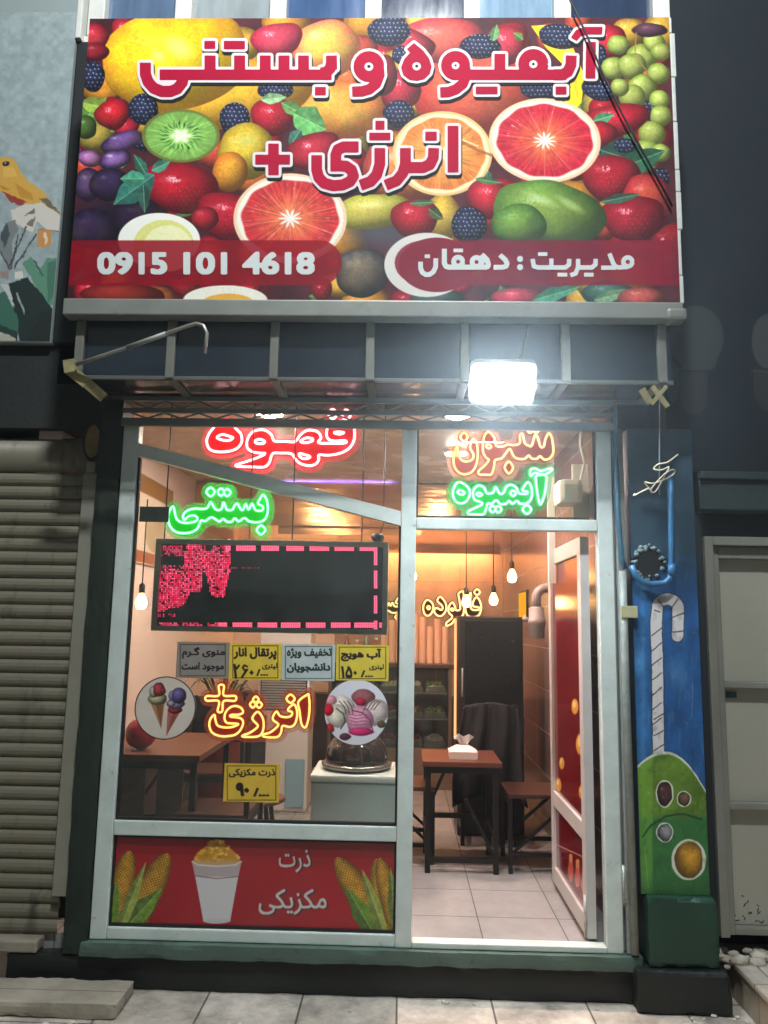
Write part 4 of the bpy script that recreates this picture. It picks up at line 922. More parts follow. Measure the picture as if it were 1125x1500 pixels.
n5 = [[(190, 60), (238, 60), (236, 148), (340, 153), (338, 197), (236, 200), (222, 292), (180, 292), (190, 200), (80, 196), (80, 154), (190, 149)],
      [(1002, 140), (920, 205), (930, 290), (945, 400), (966, 437), (992, 430), (1015, 340), (1022, 230), (1014, 150)],
      [(875, 230), (822, 280), (862, 302), (850, 337), (800, 347), (750, 335), (720, 295), (688, 340), (690, 375), (735, 410), (718, 442), (660, 487), (598, 507), (610, 527), (720, 530), (760, 490), (775, 427), (840, 437), (885, 412), (907, 340), (902, 270)],
      [(848, 140), (886, 178), (848, 216), (810, 178)], [(545, 298), (498, 360), (547, 420), (530, 452), (470, 492), (408, 515), (425, 527), (540, 525), (587, 490), (602, 420), (590, 350)],
      [(530, 158), (556, 185), (530, 213), (504, 185)], [(502, 203), (528, 231), (502, 260), (476, 231)], [(560, 206), (586, 234), (560, 262), (534, 234)],
      [(150, 325), (112, 370), (105, 430), (130, 487), (190, 517), (260, 522), (340, 507), (390, 462), (414, 395), (385, 355), (300, 342), (305, 326), (370, 324), (412, 305), (397, 265), (350, 245), (300, 255), (255, 300), (243, 360), (265, 398), (330, 405), (370, 412), (310, 438), (235, 440), (180, 422), (160, 372)]]
n5s = [n5[0]]
neon('neon_sign', 'glowing orange neon word with a plus sign between two round stickers', n5, (290, 995), 6.25, 0.05, (255, 206, 112), 1.5, (216, 76, 20), 0.5, sleeve=(255, 170, 70), r=0.0058)
n6 = [[(500, 190), (466, 240), (466, 300), (490, 340), (530, 335), (560, 280), (550, 220)], [(500, 265), (515, 250), (530, 268), (515, 282)], [(625, 160), (600, 200), (648, 250), (640, 288), (590, 268), (568, 300), (597, 340), (640, 345), (680, 300), (686, 240), (662, 190)],
      [(850, 110), (805, 130), (815, 200), (820, 280), (782, 290), (770, 250), (745, 215), (715, 250), (710, 310), (742, 345), (735, 372), (688, 412), (690, 440), (740, 420), (782, 362), (830, 355), (856, 310), (856, 200)], [(730, 282), (745, 272), (760, 286), (745, 295)],
      [(925, 120), (905, 150), (872, 172), (872, 280), (892, 340), (940, 355), (1000, 340), (1026, 270), (1012, 200), (980, 165), (950, 200), (946, 250), (1000, 262), (1000, 286), (932, 280), (920, 200)], [(985, 86), (1013, 115), (985, 144), (957, 115)]]
neon('neon_sign', 'cream neon word on the far back wall, seen through the doorway', n6, (550, 850), 6.618, 4.34, (255, 214, 140), 1.3, (150, 100, 60), 0.85, sleeve=(255, 220, 150), r=0.010, grow=2.0)
k = 0.088
n7 = [[(p[0]*k*6.25-10, p[1]*k*6.25) for p in L] for L in n2]
neon('neon_sign', 'cream neon word mostly hidden behind the display board at the far wall', n7, (500, 862), 6.25, 4.34, (255, 214, 140), 1.3, (150, 100, 61), 0.85, sleeve=(255, 220, 150), r=0.010, grow=2.0)

# ------------------------------------------------------------------ LED display board
lx0, lz1 = at(229, 789, 0.06); lx1, lz0 = at(567, 930, 0.06)
lb = thing('display_board', 'wide dotted display board glowing red along its edge, hanging behind the window', 'display board', ((lx0+lx1)/2, 0.09, lz0))
fw = 0.026
f = MB().box(lx0, lx1, 0.055, 0.12, lz0, lz0+fw, 0.003).box(lx0, lx1, 0.055, 0.12, lz1-fw, lz1, 0.003).box(lx0, lx0+fw, 0.056, 0.119, lz0+fw, lz1-fw).box(lx1-fw, lx1, 0.056, 0.119, lz0+fw, lz1-fw)
part('frame', f, mat('board_frame', (228, 230, 224), 0.5, 0.0, var=0.06), lb)
part('back_box', MB().box(lx0+fw, lx1-fw, 0.085, 0.118, lz0+fw, lz1-fw), BLACKM, lb)
def led(cv):
    cw, chh = 2.62, 2.62; X, Y = cv.PX, cv.PY-0.022*(cv.PX-229)*0
    u = (cv.PX-237)/(555-237); gx, gy = (X/cw), (Y/chh)
    dx, dy = gx-np.floor(gx)-0.5, gy-np.floor(gy)-0.5; dot = np.clip((0.52-np.hypot(dx, dy))*5, 0, 1)
    ix, iy = (np.floor(gx)+0.5)*cw, (np.floor(gy)+0.5)*chh
    on = np.zeros(X.shape); yt, yb = 803+0.0*ix, 916+0.0*ix
    rnd = hash2(np.floor(gx), np.floor(gy), 3); row = hash2(np.floor(gy)*0+1, np.floor(gy), 5)
    def blk(c, v): return np.where(c, np.maximum(on, v), on)
    dash = ((ix-238) % 36) < 28
    on = blk((iy > 799) & (iy < 806) & dash & (ix > 330), 1.0); on = blk((iy > 799) & (iy < 806) & dash & (ix <= 330) & (rnd > 0.25), 0.6)
    on = blk((iy > 912) & (iy < 919) & (((ix-232) % 36) < 29) & (ix > 320), 1.0); on = blk((iy > 912) & (iy < 919) & (((ix-232) % 36) < 29) & (ix <= 320) & (rnd > 0.2), 0.7)
    on = blk((ix > 547) & (ix < 553) & (((iy-800) % 36) < 27), 1.0)
    glyph = ((np.hypot((ix-252)/26, (iy-862)/30) < 1) & (iy > 834)) | ((ix > 272) & (ix < 297) & (iy > 797) & (iy < 858)) | ((ix < 297) & (ix > 235) & (iy > 846) & (iy < 868) & (ix+iy*0.8 < 985)) | ((ix > 300) & (ix < 336) & (iy > 815) & (iy < 876-abs(1)*0) & (np.abs(ix-319) < 17-(iy-840)*0.22)) | ((ix < 262) & (iy > 870) & (iy < 896) & (ix+(iy-870)*1.2 < 272)) | ((ix > 270) & (ix < 338) & (iy > 806) & (iy < 838))
    on = blk(glyph & (rnd > 0.14) & (row+0.6*rnd > 0.22), 0.55+0.37*rnd)
    tear = (ix < 338) & (iy > 806) & (iy < 840) & (row > 0.45) & (rnd > 0.35); on = blk(tear, 0.6)
    on = blk((np.abs(iy-832) < 1.6) & (ix > 338) & (ix < 382) & (rnd > 0.35), 0.35)
    on = blk((np.abs(iy-901) < 1.6) & (ix < 260) & (rnd > 0.5), 0.5)
    base = np.array([4, 10, 8.]); c = np.zeros(X.shape+(3,))
    full = (on > 0.95)
    a = (on*dot)[..., None]; a2 = (on)[..., None]
    c = base+(np.array([140, 2, 34.])-base)*a2*0.9
    hot = np.where(full[..., None], np.array([255, 100, 134.]), np.where((hash2(np.floor(gx)+3, np.floor(gy), 17) > 0.62)[..., None], np.array([252, 96, 140.]), np.array([224, 22, 66.])))
    cv.C[...] = c*(1-a)+hot*a
print_grid('screen', (lx0+fw, lx1-fw, lz0+fw, lz1-fw), 0.075, 760, 320, (4, 8, 8), led, painted('led_screen', 0.6, emit=2.9, spec=0.08), lb)
for px, py in ((246, 700), (368, 720), (430, 730), (531, 740)):
    x, zt = at(px, py, 0.09); part('hanging_wire', MB().tube([(x, 0.09, lz1), (x, 0.09, 2.80)], 0.0035, 6), BLACKM, lb)
x, zt = at(553, 784, 0.09); 
part('power_adapter', MB().ball((x, 0.085, lz1+0.022), 0.032, 0.025, 0.028, 12, 8, 0.06).tube([(x+0.01, 0.085, lz1+0.04), (x+0.03, 0.085, lz1+0.09), (x+0.028, 0.1, lz1+0.2), (x+0.03, 0.1, 2.80)], 0.003, 6), BLACKM, lb)
hx0, hz1 = at(204, 742, 0.05); hx1, hz0 = at(247, 765, 0.05)
hb = single('sign_bracket', MB().box(-1.322, hx1, 0.045, 0.052, hz0, hz1, 0.002), mat('dark_green_plate', (16, 54, 30), 0.5), 'small dark green plate on the left jamb beside the green neon word', 'plate')

# ------------------------------------------------------------------ price signs and stickers on the glass
SG = painted('sticker_print', 0.4)
def sign(name, label, cat, px, bgc, edge, lines, group, ink=(34, 28, 30)):
    x0, z1 = at(px[0], px[1], -0.004); x1, z0 = at(px[2], px[3], -0.004)
    t = thing(name, label, cat, ((x0+x1)/2, -0.003, z0), group)
    part('board', MB().box(x0, x1, -0.0035, -0.0005, z0, z1), mat('board_'+str(bgc), bgc, 0.5), t)
    def pt(cv):
        cv.grain(0.12, 14, 4); a0, b0, a1, b1 = px
        q = [(a0+4, b0+4), (a1-4, b0+4), (a1-4, b1-4), (a0+4, b1-4), (a0+4, b0+4)]; cv.line(q, 1.3, edge)
        if '260' in label:
            cv.line([(343.5, 974), (345.5, 992.5)], 3.6, ink); cv.line([(343.5, 975), (346.5, 979.5), (350, 975)], 3.2, ink)
            cv.line([(362, 976.5), (358, 974.5), (355.5, 978), (358, 981.5), (362.5, 981)], 2.8, ink); cv.line([(361, 982), (354.5, 992)], 3.4, ink); cv.poly([(368.5, 981.5), (371.8, 985.3), (368.5, 989), (365.2, 985.3)], ink)
        for (t_, xa, xb, ya, yb, bold) in lines: cv.stamp(text_mask(t_, 60, bold+0.018), xa, xb, ya, yb, ink)
    print_grid('print', (x0+0.001, x1-0.001, z0+0.001, z1-0.001), -0.0045, 260, 190, bgc, pt, SG, t)
YEL, GRY = (214, 186, 62), (168, 168, 160)
sign('price_sign', 'grey sign with two dark lines of writing, first of the row beneath the display board', 'price sign', (260, 940, 334, 994), (138, 132, 124), (70, 60, 54), [('منوی گـرم', 265, 331, 947, 966, 0.03), ('موجود است', 265, 329, 969, 985, 0.03)], 'price signs on the glass')
sign('price_sign', 'yellow sign with price 260 in a row beneath the display board', 'price sign', (337, 942, 411, 997), YEL, (90, 70, 20), [('پرتقال انار', 341, 406, 947, 968, 0.035), ('لیتری', 383, 407, 970, 982, 0.03), ('/...', 374, 394, 979, 991, 0.03)], 'price signs on the glass')
sign('price_sign', 'pale grey sign with dark green writing between two yellow signs', 'price sign', (414, 943, 490, 998), (176, 186, 184), (70, 90, 84), [('تخفیف ویژه', 419, 487, 948, 966, 0.03), ('دانشجویان', 419, 485, 970, 987, 0.035)], 'price signs on the glass', (24, 44, 38))
sign('price_sign', 'yellow sign with price 150 above the ice cream bowl sticker', 'price sign', (493, 944, 569, 998), (206, 186, 66), (90, 76, 20), [('آب هویج', 498, 560, 949, 970, 0.045), ('لیتری', 540, 563, 972, 983, 0.03), ('۱۵۰', 498, 524, 974, 995, 0.025), ('/...', 527, 548, 981, 993, 0.03)], 'price signs on the glass')
sign('price_sign', 'single yellow sign with price 90 low on the window under the orange neon word', 'price sign', (329, 1118, 408, 1176), (206, 172, 60), (90, 70, 20), [('ذرت مکزیکی', 334, 404, 1125, 1140, 0.03), ('۹۰', 343, 367, 1144, 1169, 0.06), ('/...', 369, 396, 1153, 1168, 0.03)], 'price signs on the glass')
def sticker(label, cx, cy, r, bgc, ring, fn):
    X, Z = at(cx, cy, -0.004); rr = abs(at(cx+r, cy, -0.004)[0]-X)
    t = thing('round_sticker', label, 'sticker', (X, -0.003, Z-rr), 'round ice cream stickers on the glass')
    nr, na = 70, 240; Rg, Ag = np.meshgrid(np.linspace(0.002, 1, nr), np.linspace(0, 2*math.pi, na))
    Xg, Zg = X+rr*Rg*np.cos(Ag), Z+rr*Rg*np.sin(Ag); PX, PY = to_px(Xg, -0.004, Zg); cv = Canvas(PX, PY, bgc); cv.win = lambda *a: (slice(0, na), slice(0, nr))
    fn(cv); e = np.hypot(PX-cx, PY-cy)
    if ring: cv.blend((slice(0, na), slice(0, nr)), np.clip((Rg-0.955)*60, 0, 1), ring)
    off = root_loc(t); grid_mesh('print', Xg, np.full(Xg.shape, -0.004), Zg, cv.C, SG, t)
    part('disc', MB().prism([(X+rr*math.cos(2*math.pi*i/64), Z+rr*math.sin(2*math.pi*i/64)) for i in range(64)], -0.003, -0.0005), mat('sticker_back', (190, 186, 180), 0.5), t)
def cones(cv):
    q = lambda x, y: (190+x/10.23, 980+y/10.23)
    cv.grain(0.08, 20, 2)
    cv.poly([q(300, 480), q(530, 480), q(470, 895)], (170, 122, 80)); cv.poly([q(390, 540), q(500, 540), q(470, 890)], (128, 84, 58))
    cv.poly([q(570, 590), q(770, 620), q(545, 1010)], (166, 96, 80)); cv.poly([q(650, 640), q(740, 640), q(550, 1000)], (130, 74, 64))
    c = lambda x, y, rx, ry, col, s=1: cv.fruit(*q(x, y), rx/10.23, ry/10.23, col, None, 0, s, 0.2)
    c(420, 450, 140, 90, (206, 196, 150), 3); c(370, 340, 80, 90, (214, 206, 196), 4); c(440, 310, 90, 110, (196, 70, 80), 5); c(500, 330, 40, 50, (180, 50, 60), 6)
    c(680, 610, 110, 60, (190, 50, 70), 7); c(690, 520, 130, 80, (166, 146, 186), 8); c(650, 400, 70, 80, (150, 150, 190), 9); c(740, 400, 110, 120, (112, 96, 150), 10); c(620, 520, 60, 50, (190, 170, 190), 11)
sticker('round sticker of two ice cream cones at the left edge of the window', 242, 1037, 45, (206, 196, 184), (44, 30, 30), cones)
def bowl(cv):
    q = lambda x, y: (465+x/9.375, 980+y/9.375)
    cv.blend((slice(0, cv.PX.shape[0]), slice(0, cv.PX.shape[1])), np.clip((cv.PY-1040)/40, 0, 1)*0.35, (200, 190, 200))
    c = lambda x, y, rx, ry, col, s=1, r=0: cv.fruit(*q(x, y), rx/9.375, ry/9.375, col, np.array(col)*0.8, r, s, 0.15, amb=0.7)
    c(630, 390, 160, 120, (150, 90, 92), 1); c(590, 450, 70, 60, (190, 40, 70), 2); c(330, 560, 190, 190, (226, 216, 206), 3); c(270, 640, 150, 160, (224, 216, 196), 4); c(800, 590, 170, 190, (222, 206, 200), 5, 30); c(180, 430, 90, 70, (220, 150, 160), 6)
    c(150, 560, 70, 80, (200, 20, 50), 7); c(160, 820, 70, 70, (190, 30, 50), 7); c(590, 700, 190, 190, (226, 160, 186), 8); c(600, 860, 170, 60, (206, 50, 110), 9); c(380, 930, 80, 50, (96, 50, 60), 10); c(880, 760, 60, 50, (90, 80, 50), 11)
    L = lambda pts, w_, col: cv.line([q(*p) for p in pts], w_, col)
    for k_ in range(4): L([(640+45*k_, 560), (690+50*k_, 470), (780+30*k_, 415+10*k_)], 1.4, (90, 60, 60))
    for k_ in range(3): L([(300+60*k_, 440), (370+50*k_, 520), (390+50*k_, 620)], 1.4, (90, 60, 60))
    L([(260, 540), (360, 620), (380, 720), (320, 820)], 1.8, (60, 44, 44)); L([(480, 570), (620, 600), (720, 700), (760, 840)], 1.8, (110, 50, 70))
    for k_ in range(4): L([(450, 620+45*k_), (540, 640+45*k_), (640, 620+45*k_), (720, 650+40*k_)], 1.1, (150, 70, 110))
sticker('round sticker of pink and white ice cream scoops above the glass dome', 522, 1043, 46.5, (214, 214, 222), None, bowl)

# ------------------------------------------------------------------ interior
def P3(px, py, Y): return at3(px, py, Y)
WARM = (255, 196, 120)
# ceiling lights
for i, (x, y) in enumerate(((-0.75, 0.40), (0.30, 0.40), (-0.85, 1.30), (0.35, 1.35))):
    t = thing('ceiling_light', ['round white ceiling light nearest the window on the left side', 'round white ceiling light just inside the door', 'round white ceiling light deeper inside above the left table', 'round white ceiling light deeper inside on the door side'][i], 'ceiling light', (x, y, 2.79), 'round ceiling lights')
    part('rim', MB().lathe((x, y, 2.795), [(0.075, 0.0), (0.085, 0.004), (0.088, 0.024), (0.074, 0.024)], 24), WFR, t)
    part('diffuser', MB().lathe((x, y, 2.793), [(0.072, 0.0), (0.073, 0.006)], 24), glow('ceiling_led', (255, 222, 208), 620.0), t)
for i, (y, xa_, xb_) in enumerate(((4.26, -1.6, 0.95), (2.72, -1.0, 0.1))):
    t = thing('strip_light', ['warm strip light in the cove along the top of the back wall', 'short warm strip light just behind the front edge of the lowered ceiling'][i], 'strip light', ((xa_+xb_)/2, y, 2.38), 'warm strip lights')
    part('housing', MB().box(xa_-0.02, xb_+0.02, y-0.035, y+0.035, 2.432, 2.449, 0.003), WFR, t)
    part('cove_lip', MB().box(xa_-0.05, xb_+0.05, y-0.062, y-0.050, 2.385, 2.449), mat('bulkhead_film', (0, 0, 0)), t)
    part('diffuser', MB().box(xa_, xb_, y-0.028, y+0.028, 2.422, 2.4315), glow('strip_led', (255, 186, 122), 75.0), t)
t = thing('purple_light_strip', 'thin purple light strip along the edge of the lowered ceiling', 'light strip', (-0.5, 2.585, 2.80))
part('strip', MB().box(-1.0, -0.1, 2.588, 2.599, 2.775, 2.790), glow('purple_led', (120, 104, 255), 80.0), t)
part('lip', MB().box(-1.6, 1.0, 2.560, 2.570, 2.66, 2.798).box(-1.6, 1.0, 2.5705, 2.599, 2.66, 2.67), mat('bulkhead_film', (0, 0, 0)), t)
t = thing('orange_light_strip', 'upright orange light strip along the left edge of the black cabinet', 'light strip', (0.385, 1.86, 0.86))
part('strip', MB().box(0.377, 0.393, 1.86, 1.875, 0.86, 1.70), glow('orange_led', (255, 176, 110), 1.7), t)

# pendant bulbs
def pendant(label, px, py, Y, first=[]):
    x, z = at(px, py, Y)
    if first: return copy_thing(first[0], (x, Y, z), label)
    t = thing('pendant_bulb', label, 'pendant lamp', (x, Y, z), 'bare pendant bulbs'); first.append(t)
    part('bulb', MB().lathe((x, Y, z), [(0.004, -0.052), (0.022, -0.046), (0.032, -0.028), (0.034, -0.010), (0.027, 0.014), (0.015, 0.036), (0.014, 0.044)], 18), glow('bulb_glow', (255, 190, 116), 45.0), t)
    part('socket', MB().lathe((x, Y, z+0.044), [(0.016, 0.0), (0.018, 0.01), (0.018, 0.05), (0.008, 0.062)], 14), BLACKM, t)
    part('cord', MB().tube([(x, Y, z+0.10), (x, Y, z+0.62)], 0.004, 6), BLACKM, t)
    return t
pendant('bare glowing bulb hanging before the cream neon word above the cabinet left edge', 683, 880, 2.45)
pendant('bare glowing bulb hanging just above the middle of the black cabinet', 723, 877, 2.45)
pendant('bare glowing bulb hanging highest, above the right edge of the black cabinet', 750, 843, 2.0)
pendant('bare glowing bulb half hidden behind the middle window bar', 604, 842, 2.3)
pendant('bare glowing bulb hanging by the left wall beside the display board', 207, 880, 0.9)

# tables
def table(name, label, x0, x1, y0, y1, zt, wood, th=0.03):
    t = thing(name, label, 'table', ((x0+x1)/2, (y0+y1)/2, 0.2))
    part('tabletop', MB().box(x0, x1, y0, y1, zt-th, zt, 0.004), wood, t)
    s_ = 0.032
    for lx in (x0+0.02, x1-0.02-s_):
        for ly in (y0+0.02, y1-0.02-s_): part('leg', MB().box(lx, lx+s_, ly, ly+s_, 0.2, zt-th), BLACKM, t)
    a0, a1, b0, b1 = x0+0.02, x1-0.02, y0+0.02, y1-0.02
    fr = MB().box(a0+s_, a1-s_, b0, b0+0.028, zt-th-0.04, zt-th-0.002).box(a0+s_, a1-s_, b1-0.028, b1, zt-th-0.04, zt-th-0.002).box(a0+s_, a1-s_, b0, b0+0.028, 0.26, 0.29).box(a0+s_, a1-s_, b1-0.028, b1, 0.42, 0.45)
    fr.box(a0, a0+0.028, b0+s_, b1-s_, 0.40, 0.43).box(a1-0.028, a1, b0+s_, b1-s_, 0.40, 0.43)
    fr.bar((a1-0.02, b0+0.014, 0.29), (a0+0.55*(a1-a0), b0+0.014, 0.62), 0.02).bar((a0+0.02, b1-0.014, 0.45), (a0+0.3*(a1-a0), b1-0.014, 0.7), 0.02).bar((a0+0.014, b0+s_, 0.43), (a0+0.014, b1-s_, 0.66), 0.02)
    part('stretcher', fr, BLACKM, t); return t
table('bar_table', 'small wooden table with black metal legs just inside the open door', 0.135, 0.612, 1.05, 1.52, 0.84, WOODT)
table('long_table', 'long wooden table behind the window on the left, under the red ball', -1.72, -1.06, 0.45, 1.30, 0.945, WOODT, 0.035)
lt = [o_ for o_ in C.objects if o_.name == 'long_table'][0]
part('side_panel', MB().box(-1.70, -1.36, 0.50, 0.52, 0.30, 0.905), mat('brown_board', (96, 76, 66), 0.5, var=0.2), lt)
part('side_panel', MB().box(-1.31, -1.17, 0.55, 0.57, 0.30, 0.905), mat('brown_board', (0, 0, 0)), lt)
# chairs
def chair(label, x, y, rot, first=[]):
    if first:
        c = copy_thing(first[0], (x, y, 0.2), label); c.rotation_euler = (0, 0, math.radians(rot)); return c
    t = thing('metal_chair', label, 'chair', (0, 0, 0), 'black metal chairs with wooden seats'); first.append(t); s_ = 0.026; w_ = 0.19
    part('seat', MB().box(-w_, w_, -w_, w_, 0.43, 0.455, 0.006), WOODS, t)
    for sx in (-1, 1):
        for sy in (-1, 1):
            zt = 0.92 if sy > 0 else 0.43
            part('leg', MB().box(sx*(w_-0.014)-s_/2, sx*(w_-0.014)+s_/2, sy*(w_-0.014)-s_/2+(0.014 if sy > 0 else 0), sy*(w_-0.014)+s_/2+(0.014 if sy > 0 else 0), 0, zt), BLACKM, t)
    part('seat_frame', MB().box(-w_+0.03, w_-0.03, -w_, -w_+0.024, 0.395, 0.428).box(-w_+0.03, w_-0.03, w_-0.024, w_, 0.395, 0.428).box(-w_, -w_+0.024, -w_+0.03, w_-0.03, 0.10, 0.124).box(w_-0.024, w_, -w_+0.03, w_-0.03, 0.10, 0.124).bar((-w_+0.01, -w_+0.03, 0.12), (-w_+0.01, w_-0.03, 0.40), 0.018).bar((w_-0.01, -w_+0.03, 0.12), (w_-0.01, w_-0.03, 0.40), 0.018), BLACKM, t)
    part('backrest', MB().box(-w_+0.0, w_, w_-0.012, w_+0.014, 0.60, 0.915, 0.01), mat('black_leatherette', (22, 22, 24), 0.5, var=0.2), t)
    t.location = (x, y, 0.2); t.rotation_euler = (0, 0, math.radians(rot)); return t
chair('black chair with a brown seat on the right, between the table and the open door', 0.84, 1.28, -90)
chair('dark chair standing behind the small table with its back to the street', 0.60, 1.86, 180)
chair('black chair with a brown seat half hidden behind the middle bar, left of the table', 0.03, 1.42, 90)
chair('black chair pushed up to the long wooden table on the window side', -0.98, 0.62, -92)
chair('dark chair standing behind the long wooden table near the left wall', -1.30, 1.72, 0)
def drape(name, label, cat, x, y, zt, wd, front, back, th, seed):
    """cloth hung over a chair back: down the street side, over the top, down the far side"""
    rd = random.Random(seed); nu, nv = 22, 26; vs = []
    path = [(-th-0.035*u_, zt-front*u_) for u_ in np.linspace(1, 0, 14)]+[(th*math.sin(a-math.pi/2), zt+th*math.cos(a-math.pi/2)*0.6) for a in np.linspace(0.5, math.pi-0.5, 4)]+[(th+0.02*u_, zt-back*u_) for u_ in np.linspace(0, 1, 8)]
    ph = [rd.uniform(0, 6.28) for _ in range(6)]
    for j_, (dy, z_) in enumerate(path):
        low = (zt-z_)/front
        for i_ in range(nu):
            u_ = i_/(nu-1)-0.5; w_ = wd*(1+0.22*max(0, low)-0.25*max(0, 0.25-abs(low-0.0))*(abs(u_) > 0.42))
            vs.append((x+u_*w_+0.012*math.sin(low*5+ph[0]), y+dy+(0.008+0.022*max(0, low))*math.sin(u_*17+ph[1]+low*2)+0.010*math.sin(u_*31+ph[2]), z_-0.05*abs(u_)**1.5*2-0.02*max(0, low)*math.sin(u_*11+ph[3])))
    n_ = len(path); mb_ = MB(); mb_.add(vs, [(j_*nu+i_, j_*nu+i_+1, (j_+1)*nu+i_+1, (j_+1)*nu+i_) for j_ in range(n_-1) for i_ in range(nu-1)], True)
    o_ = single(name, mb_, mat('dark_cloth', (18, 19, 22), 0.85, var=0.3, bump=0.4, bscale=30), label, cat)
    so_ = o_.modifiers.new('thickness', 'SOLIDIFY'); so_.thickness = 0.008
drape('dark_jacket', 'dark jacket slung over the chair in front of the black cabinet', 'jacket', 0.60, 1.672, 1.125, 0.40, 0.62, 0.3, 0.02, 4)
# jars and bottles on the back counter
for i_, (x_, h_, c_) in enumerate(((-0.24, 0.20, (150, 70, 40)), (-0.33, 0.26, (90, 110, 60)), (-0.42, 0.18, (196, 150, 70)), (-0.51, 0.24, (120, 40, 36)))):
    t = thing('bottle', ['short brown bottle', 'tall green bottle', 'short yellow bottle', 'dark red bottle'][i_]+' on the back counter left of the paper cups', 'bottle', (x_, 3.55, 1.301), 'bottles on the back counter')
    part('body', MB().lathe((x_, 3.55, 1.301), [(0.034, 0.0), (0.036, 0.01), (0.036, h_*0.6), (0.014, h_*0.82), (0.013, h_)], 16), mat('bottle_%d' % i_, c_, 0.15, spec=0.7), t)
    part('cap', MB().lathe((x_, 3.55, 1.302+h_), [(0.015, 0.0), (0.015, 0.02)], 12), WFR, t)
# stool with a round seat
x, z = at(372, 1172, 1.05)
t = thing('round_stool', 'round wooden stool with a black frame behind the price 90 sign', 'stool', (x, 1.1, 0.2))
part('seat', MB().lathe((x, 1.1, z-0.02), [(0.16, 0.0), (0.18, 0.008), (0.18, 0.026), (0.165, 0.032)], 28), WOODT, t)
for k_ in range(4):
    a = math.radians(45+90*k_); part('leg', MB().bar((x+0.11*math.cos(a), 1.1+0.11*math.sin(a), z-0.02), (x+0.17*math.cos(a), 1.1+0.17*math.sin(a), 0.2), 0.024), BLACKM, t)
part('ring', MB().tube([(x+0.15*math.cos(a), 1.1+0.15*math.sin(a), 0.34) for a in np.linspace(0, 2*math.pi, 24, endpoint=False)], 0.009, 6, True), BLACKM, t)
# red ball on the long table
x, z = at(206, 1083, 0.62)
t = thing('red_ball', 'dark red ball resting on the long wooden table by the left jamb', 'ball', (x, 0.62, 0.946))
part('shell', MB().ball((x, 0.62, 0.946+0.083), 0.085, 0.085, 0.083, 28, 18), mat('red_rubber', (150, 18, 34), 0.35, var=0.15), t)
part('stem', MB().tube([(x, 0.62, 1.026), (x+0.012, 0.62, 1.055), (x+0.03, 0.615, 1.07)], 0.006, 6), mat('dark_stem', (50, 40, 24), 0.7), t)
# tissue box
x, z = at(678, 1108, 1.2)
t = thing('tissue_box', 'white tissue box with a tissue pulled up on the small table', 'tissue box', (x, 1.2, 0.841))
vs = MB(); 
vs.add([(x-0.085, 1.14, 0.841), (x+0.085, 1.14, 0.841), (x+0.085, 1.27, 0.841), (x-0.085, 1.27, 0.841), (x-0.088, 1.14, 0.885), (x+0.088, 1.14, 0.885), (x+0.088, 1.27, 0.885), (x-0.088, 1.27, 0.885), (x-0.04, 1.18, 0.915), (x+0.04, 1.18, 0.915), (x+0.04, 1.24, 0.915), (x-0.04, 1.24, 0.915)],
       [(3, 2, 1, 0), (0, 1, 5, 4), (1, 2, 6, 5), (2, 3, 7, 6), (3, 0, 4, 7), (4, 5, 9, 8), (5, 6, 10, 9), (6, 7, 11, 10), (7, 4, 8, 11), (8, 9, 10, 11)])
part('box', vs, mat('white_card', (220, 214, 208), 0.6), t)
ts = MB(); n = 9; pts = []
for j in range(6):
    for i in range(n): u = i/(n-1)-0.5; pts.append((x+0.005+u*(0.05+0.016*j), 1.21+0.014*math.sin(i*2.1+j), 0.916+0.012*j+0.01*math.sin(i*1.7+j*0.8)))
ts.add(pts, [(j*n+i, j*n+i+1, (j+1)*n+i+1, (j+1)*n+i) for j in range(5) for i in range(n-1)], True)
part('tissue', ts, mat('tissue_paper', (236, 232, 228), 0.8), t)
# tall black cabinet
t = thing('black_cabinet', 'tall black cabinet with a framed front standing behind the small table', 'cabinet', (0.635, 2.05, 0.2))
part('body', MB().box(0.405, 0.875, 1.905, 2.3, 0.2, 1.72, 0.008), mat('cabinet_black', (30, 27, 25), 0.4, var=0.2), t)
dr = part('door', MB().box(0.41, 0.87, 1.885, 1.903, 0.80, 1.715, 0.006), mat('cabinet_black', (0, 0, 0)), t)
part('panel', MB().box(0.455, 0.855, 1.878, 1.8845, 0.86, 1.69, 0.003), mat('cabinet_panel', (20, 22, 21), 0.28, var=0.2, spec=0.5), dr)
part('handle', MB().tube([(0.435, 1.87, 1.15), (0.435, 1.862, 1.18), (0.435, 1.862, 1.32), (0.435, 1.87, 1.35)], 0.006, 8), ALU2, dr)
part('lower_door', MB().box(0.41, 0.87, 1.887, 1.903, 0.22, 0.785, 0.006), mat('cabinet_black', (0, 0, 0)), t)
# back counter, display fridge, cups
t = thing('display_counter', 'glass fronted counter with rows of food trays at the back', 'counter', (-0.1, 3.7, 0.2))
part('body', MB().box(-0.66, 0.46, 3.95, 4.05, 0.2, 1.26).box(-0.66, 0.46, 3.4, 3.948, 0.2, 0.56).box(-0.66, -0.63, 3.4, 3.948, 0.562, 1.26).box(0.43, 0.46, 3.4, 3.948, 0.562, 1.26), mat('counter_steel', (120, 104, 92), 0.35, 0.4, var=0.15), t)
part('worktop', MB().box(-0.68, 0.48, 3.38, 4.06, 1.262, 1.30, 0.005), mat('worktop', (70, 52, 44), 0.35, var=0.2), t)
part('shelf', MB().box(-0.628, 0.428, 3.42, 3.945, 0.80, 0.81).box(-0.628, 0.428, 3.42, 3.945, 1.03, 1.04), ALU2, t)
part('glass_front', MB().box(-0.63, 0.43, 3.402, 3.408, 0.562, 1.258), PANE, t)
fc = [(150, 60, 40), (200, 150, 60), (110, 130, 60), (190, 170, 140), (170, 40, 40), (120, 80, 50), (210, 190, 160), (90, 110, 60)]
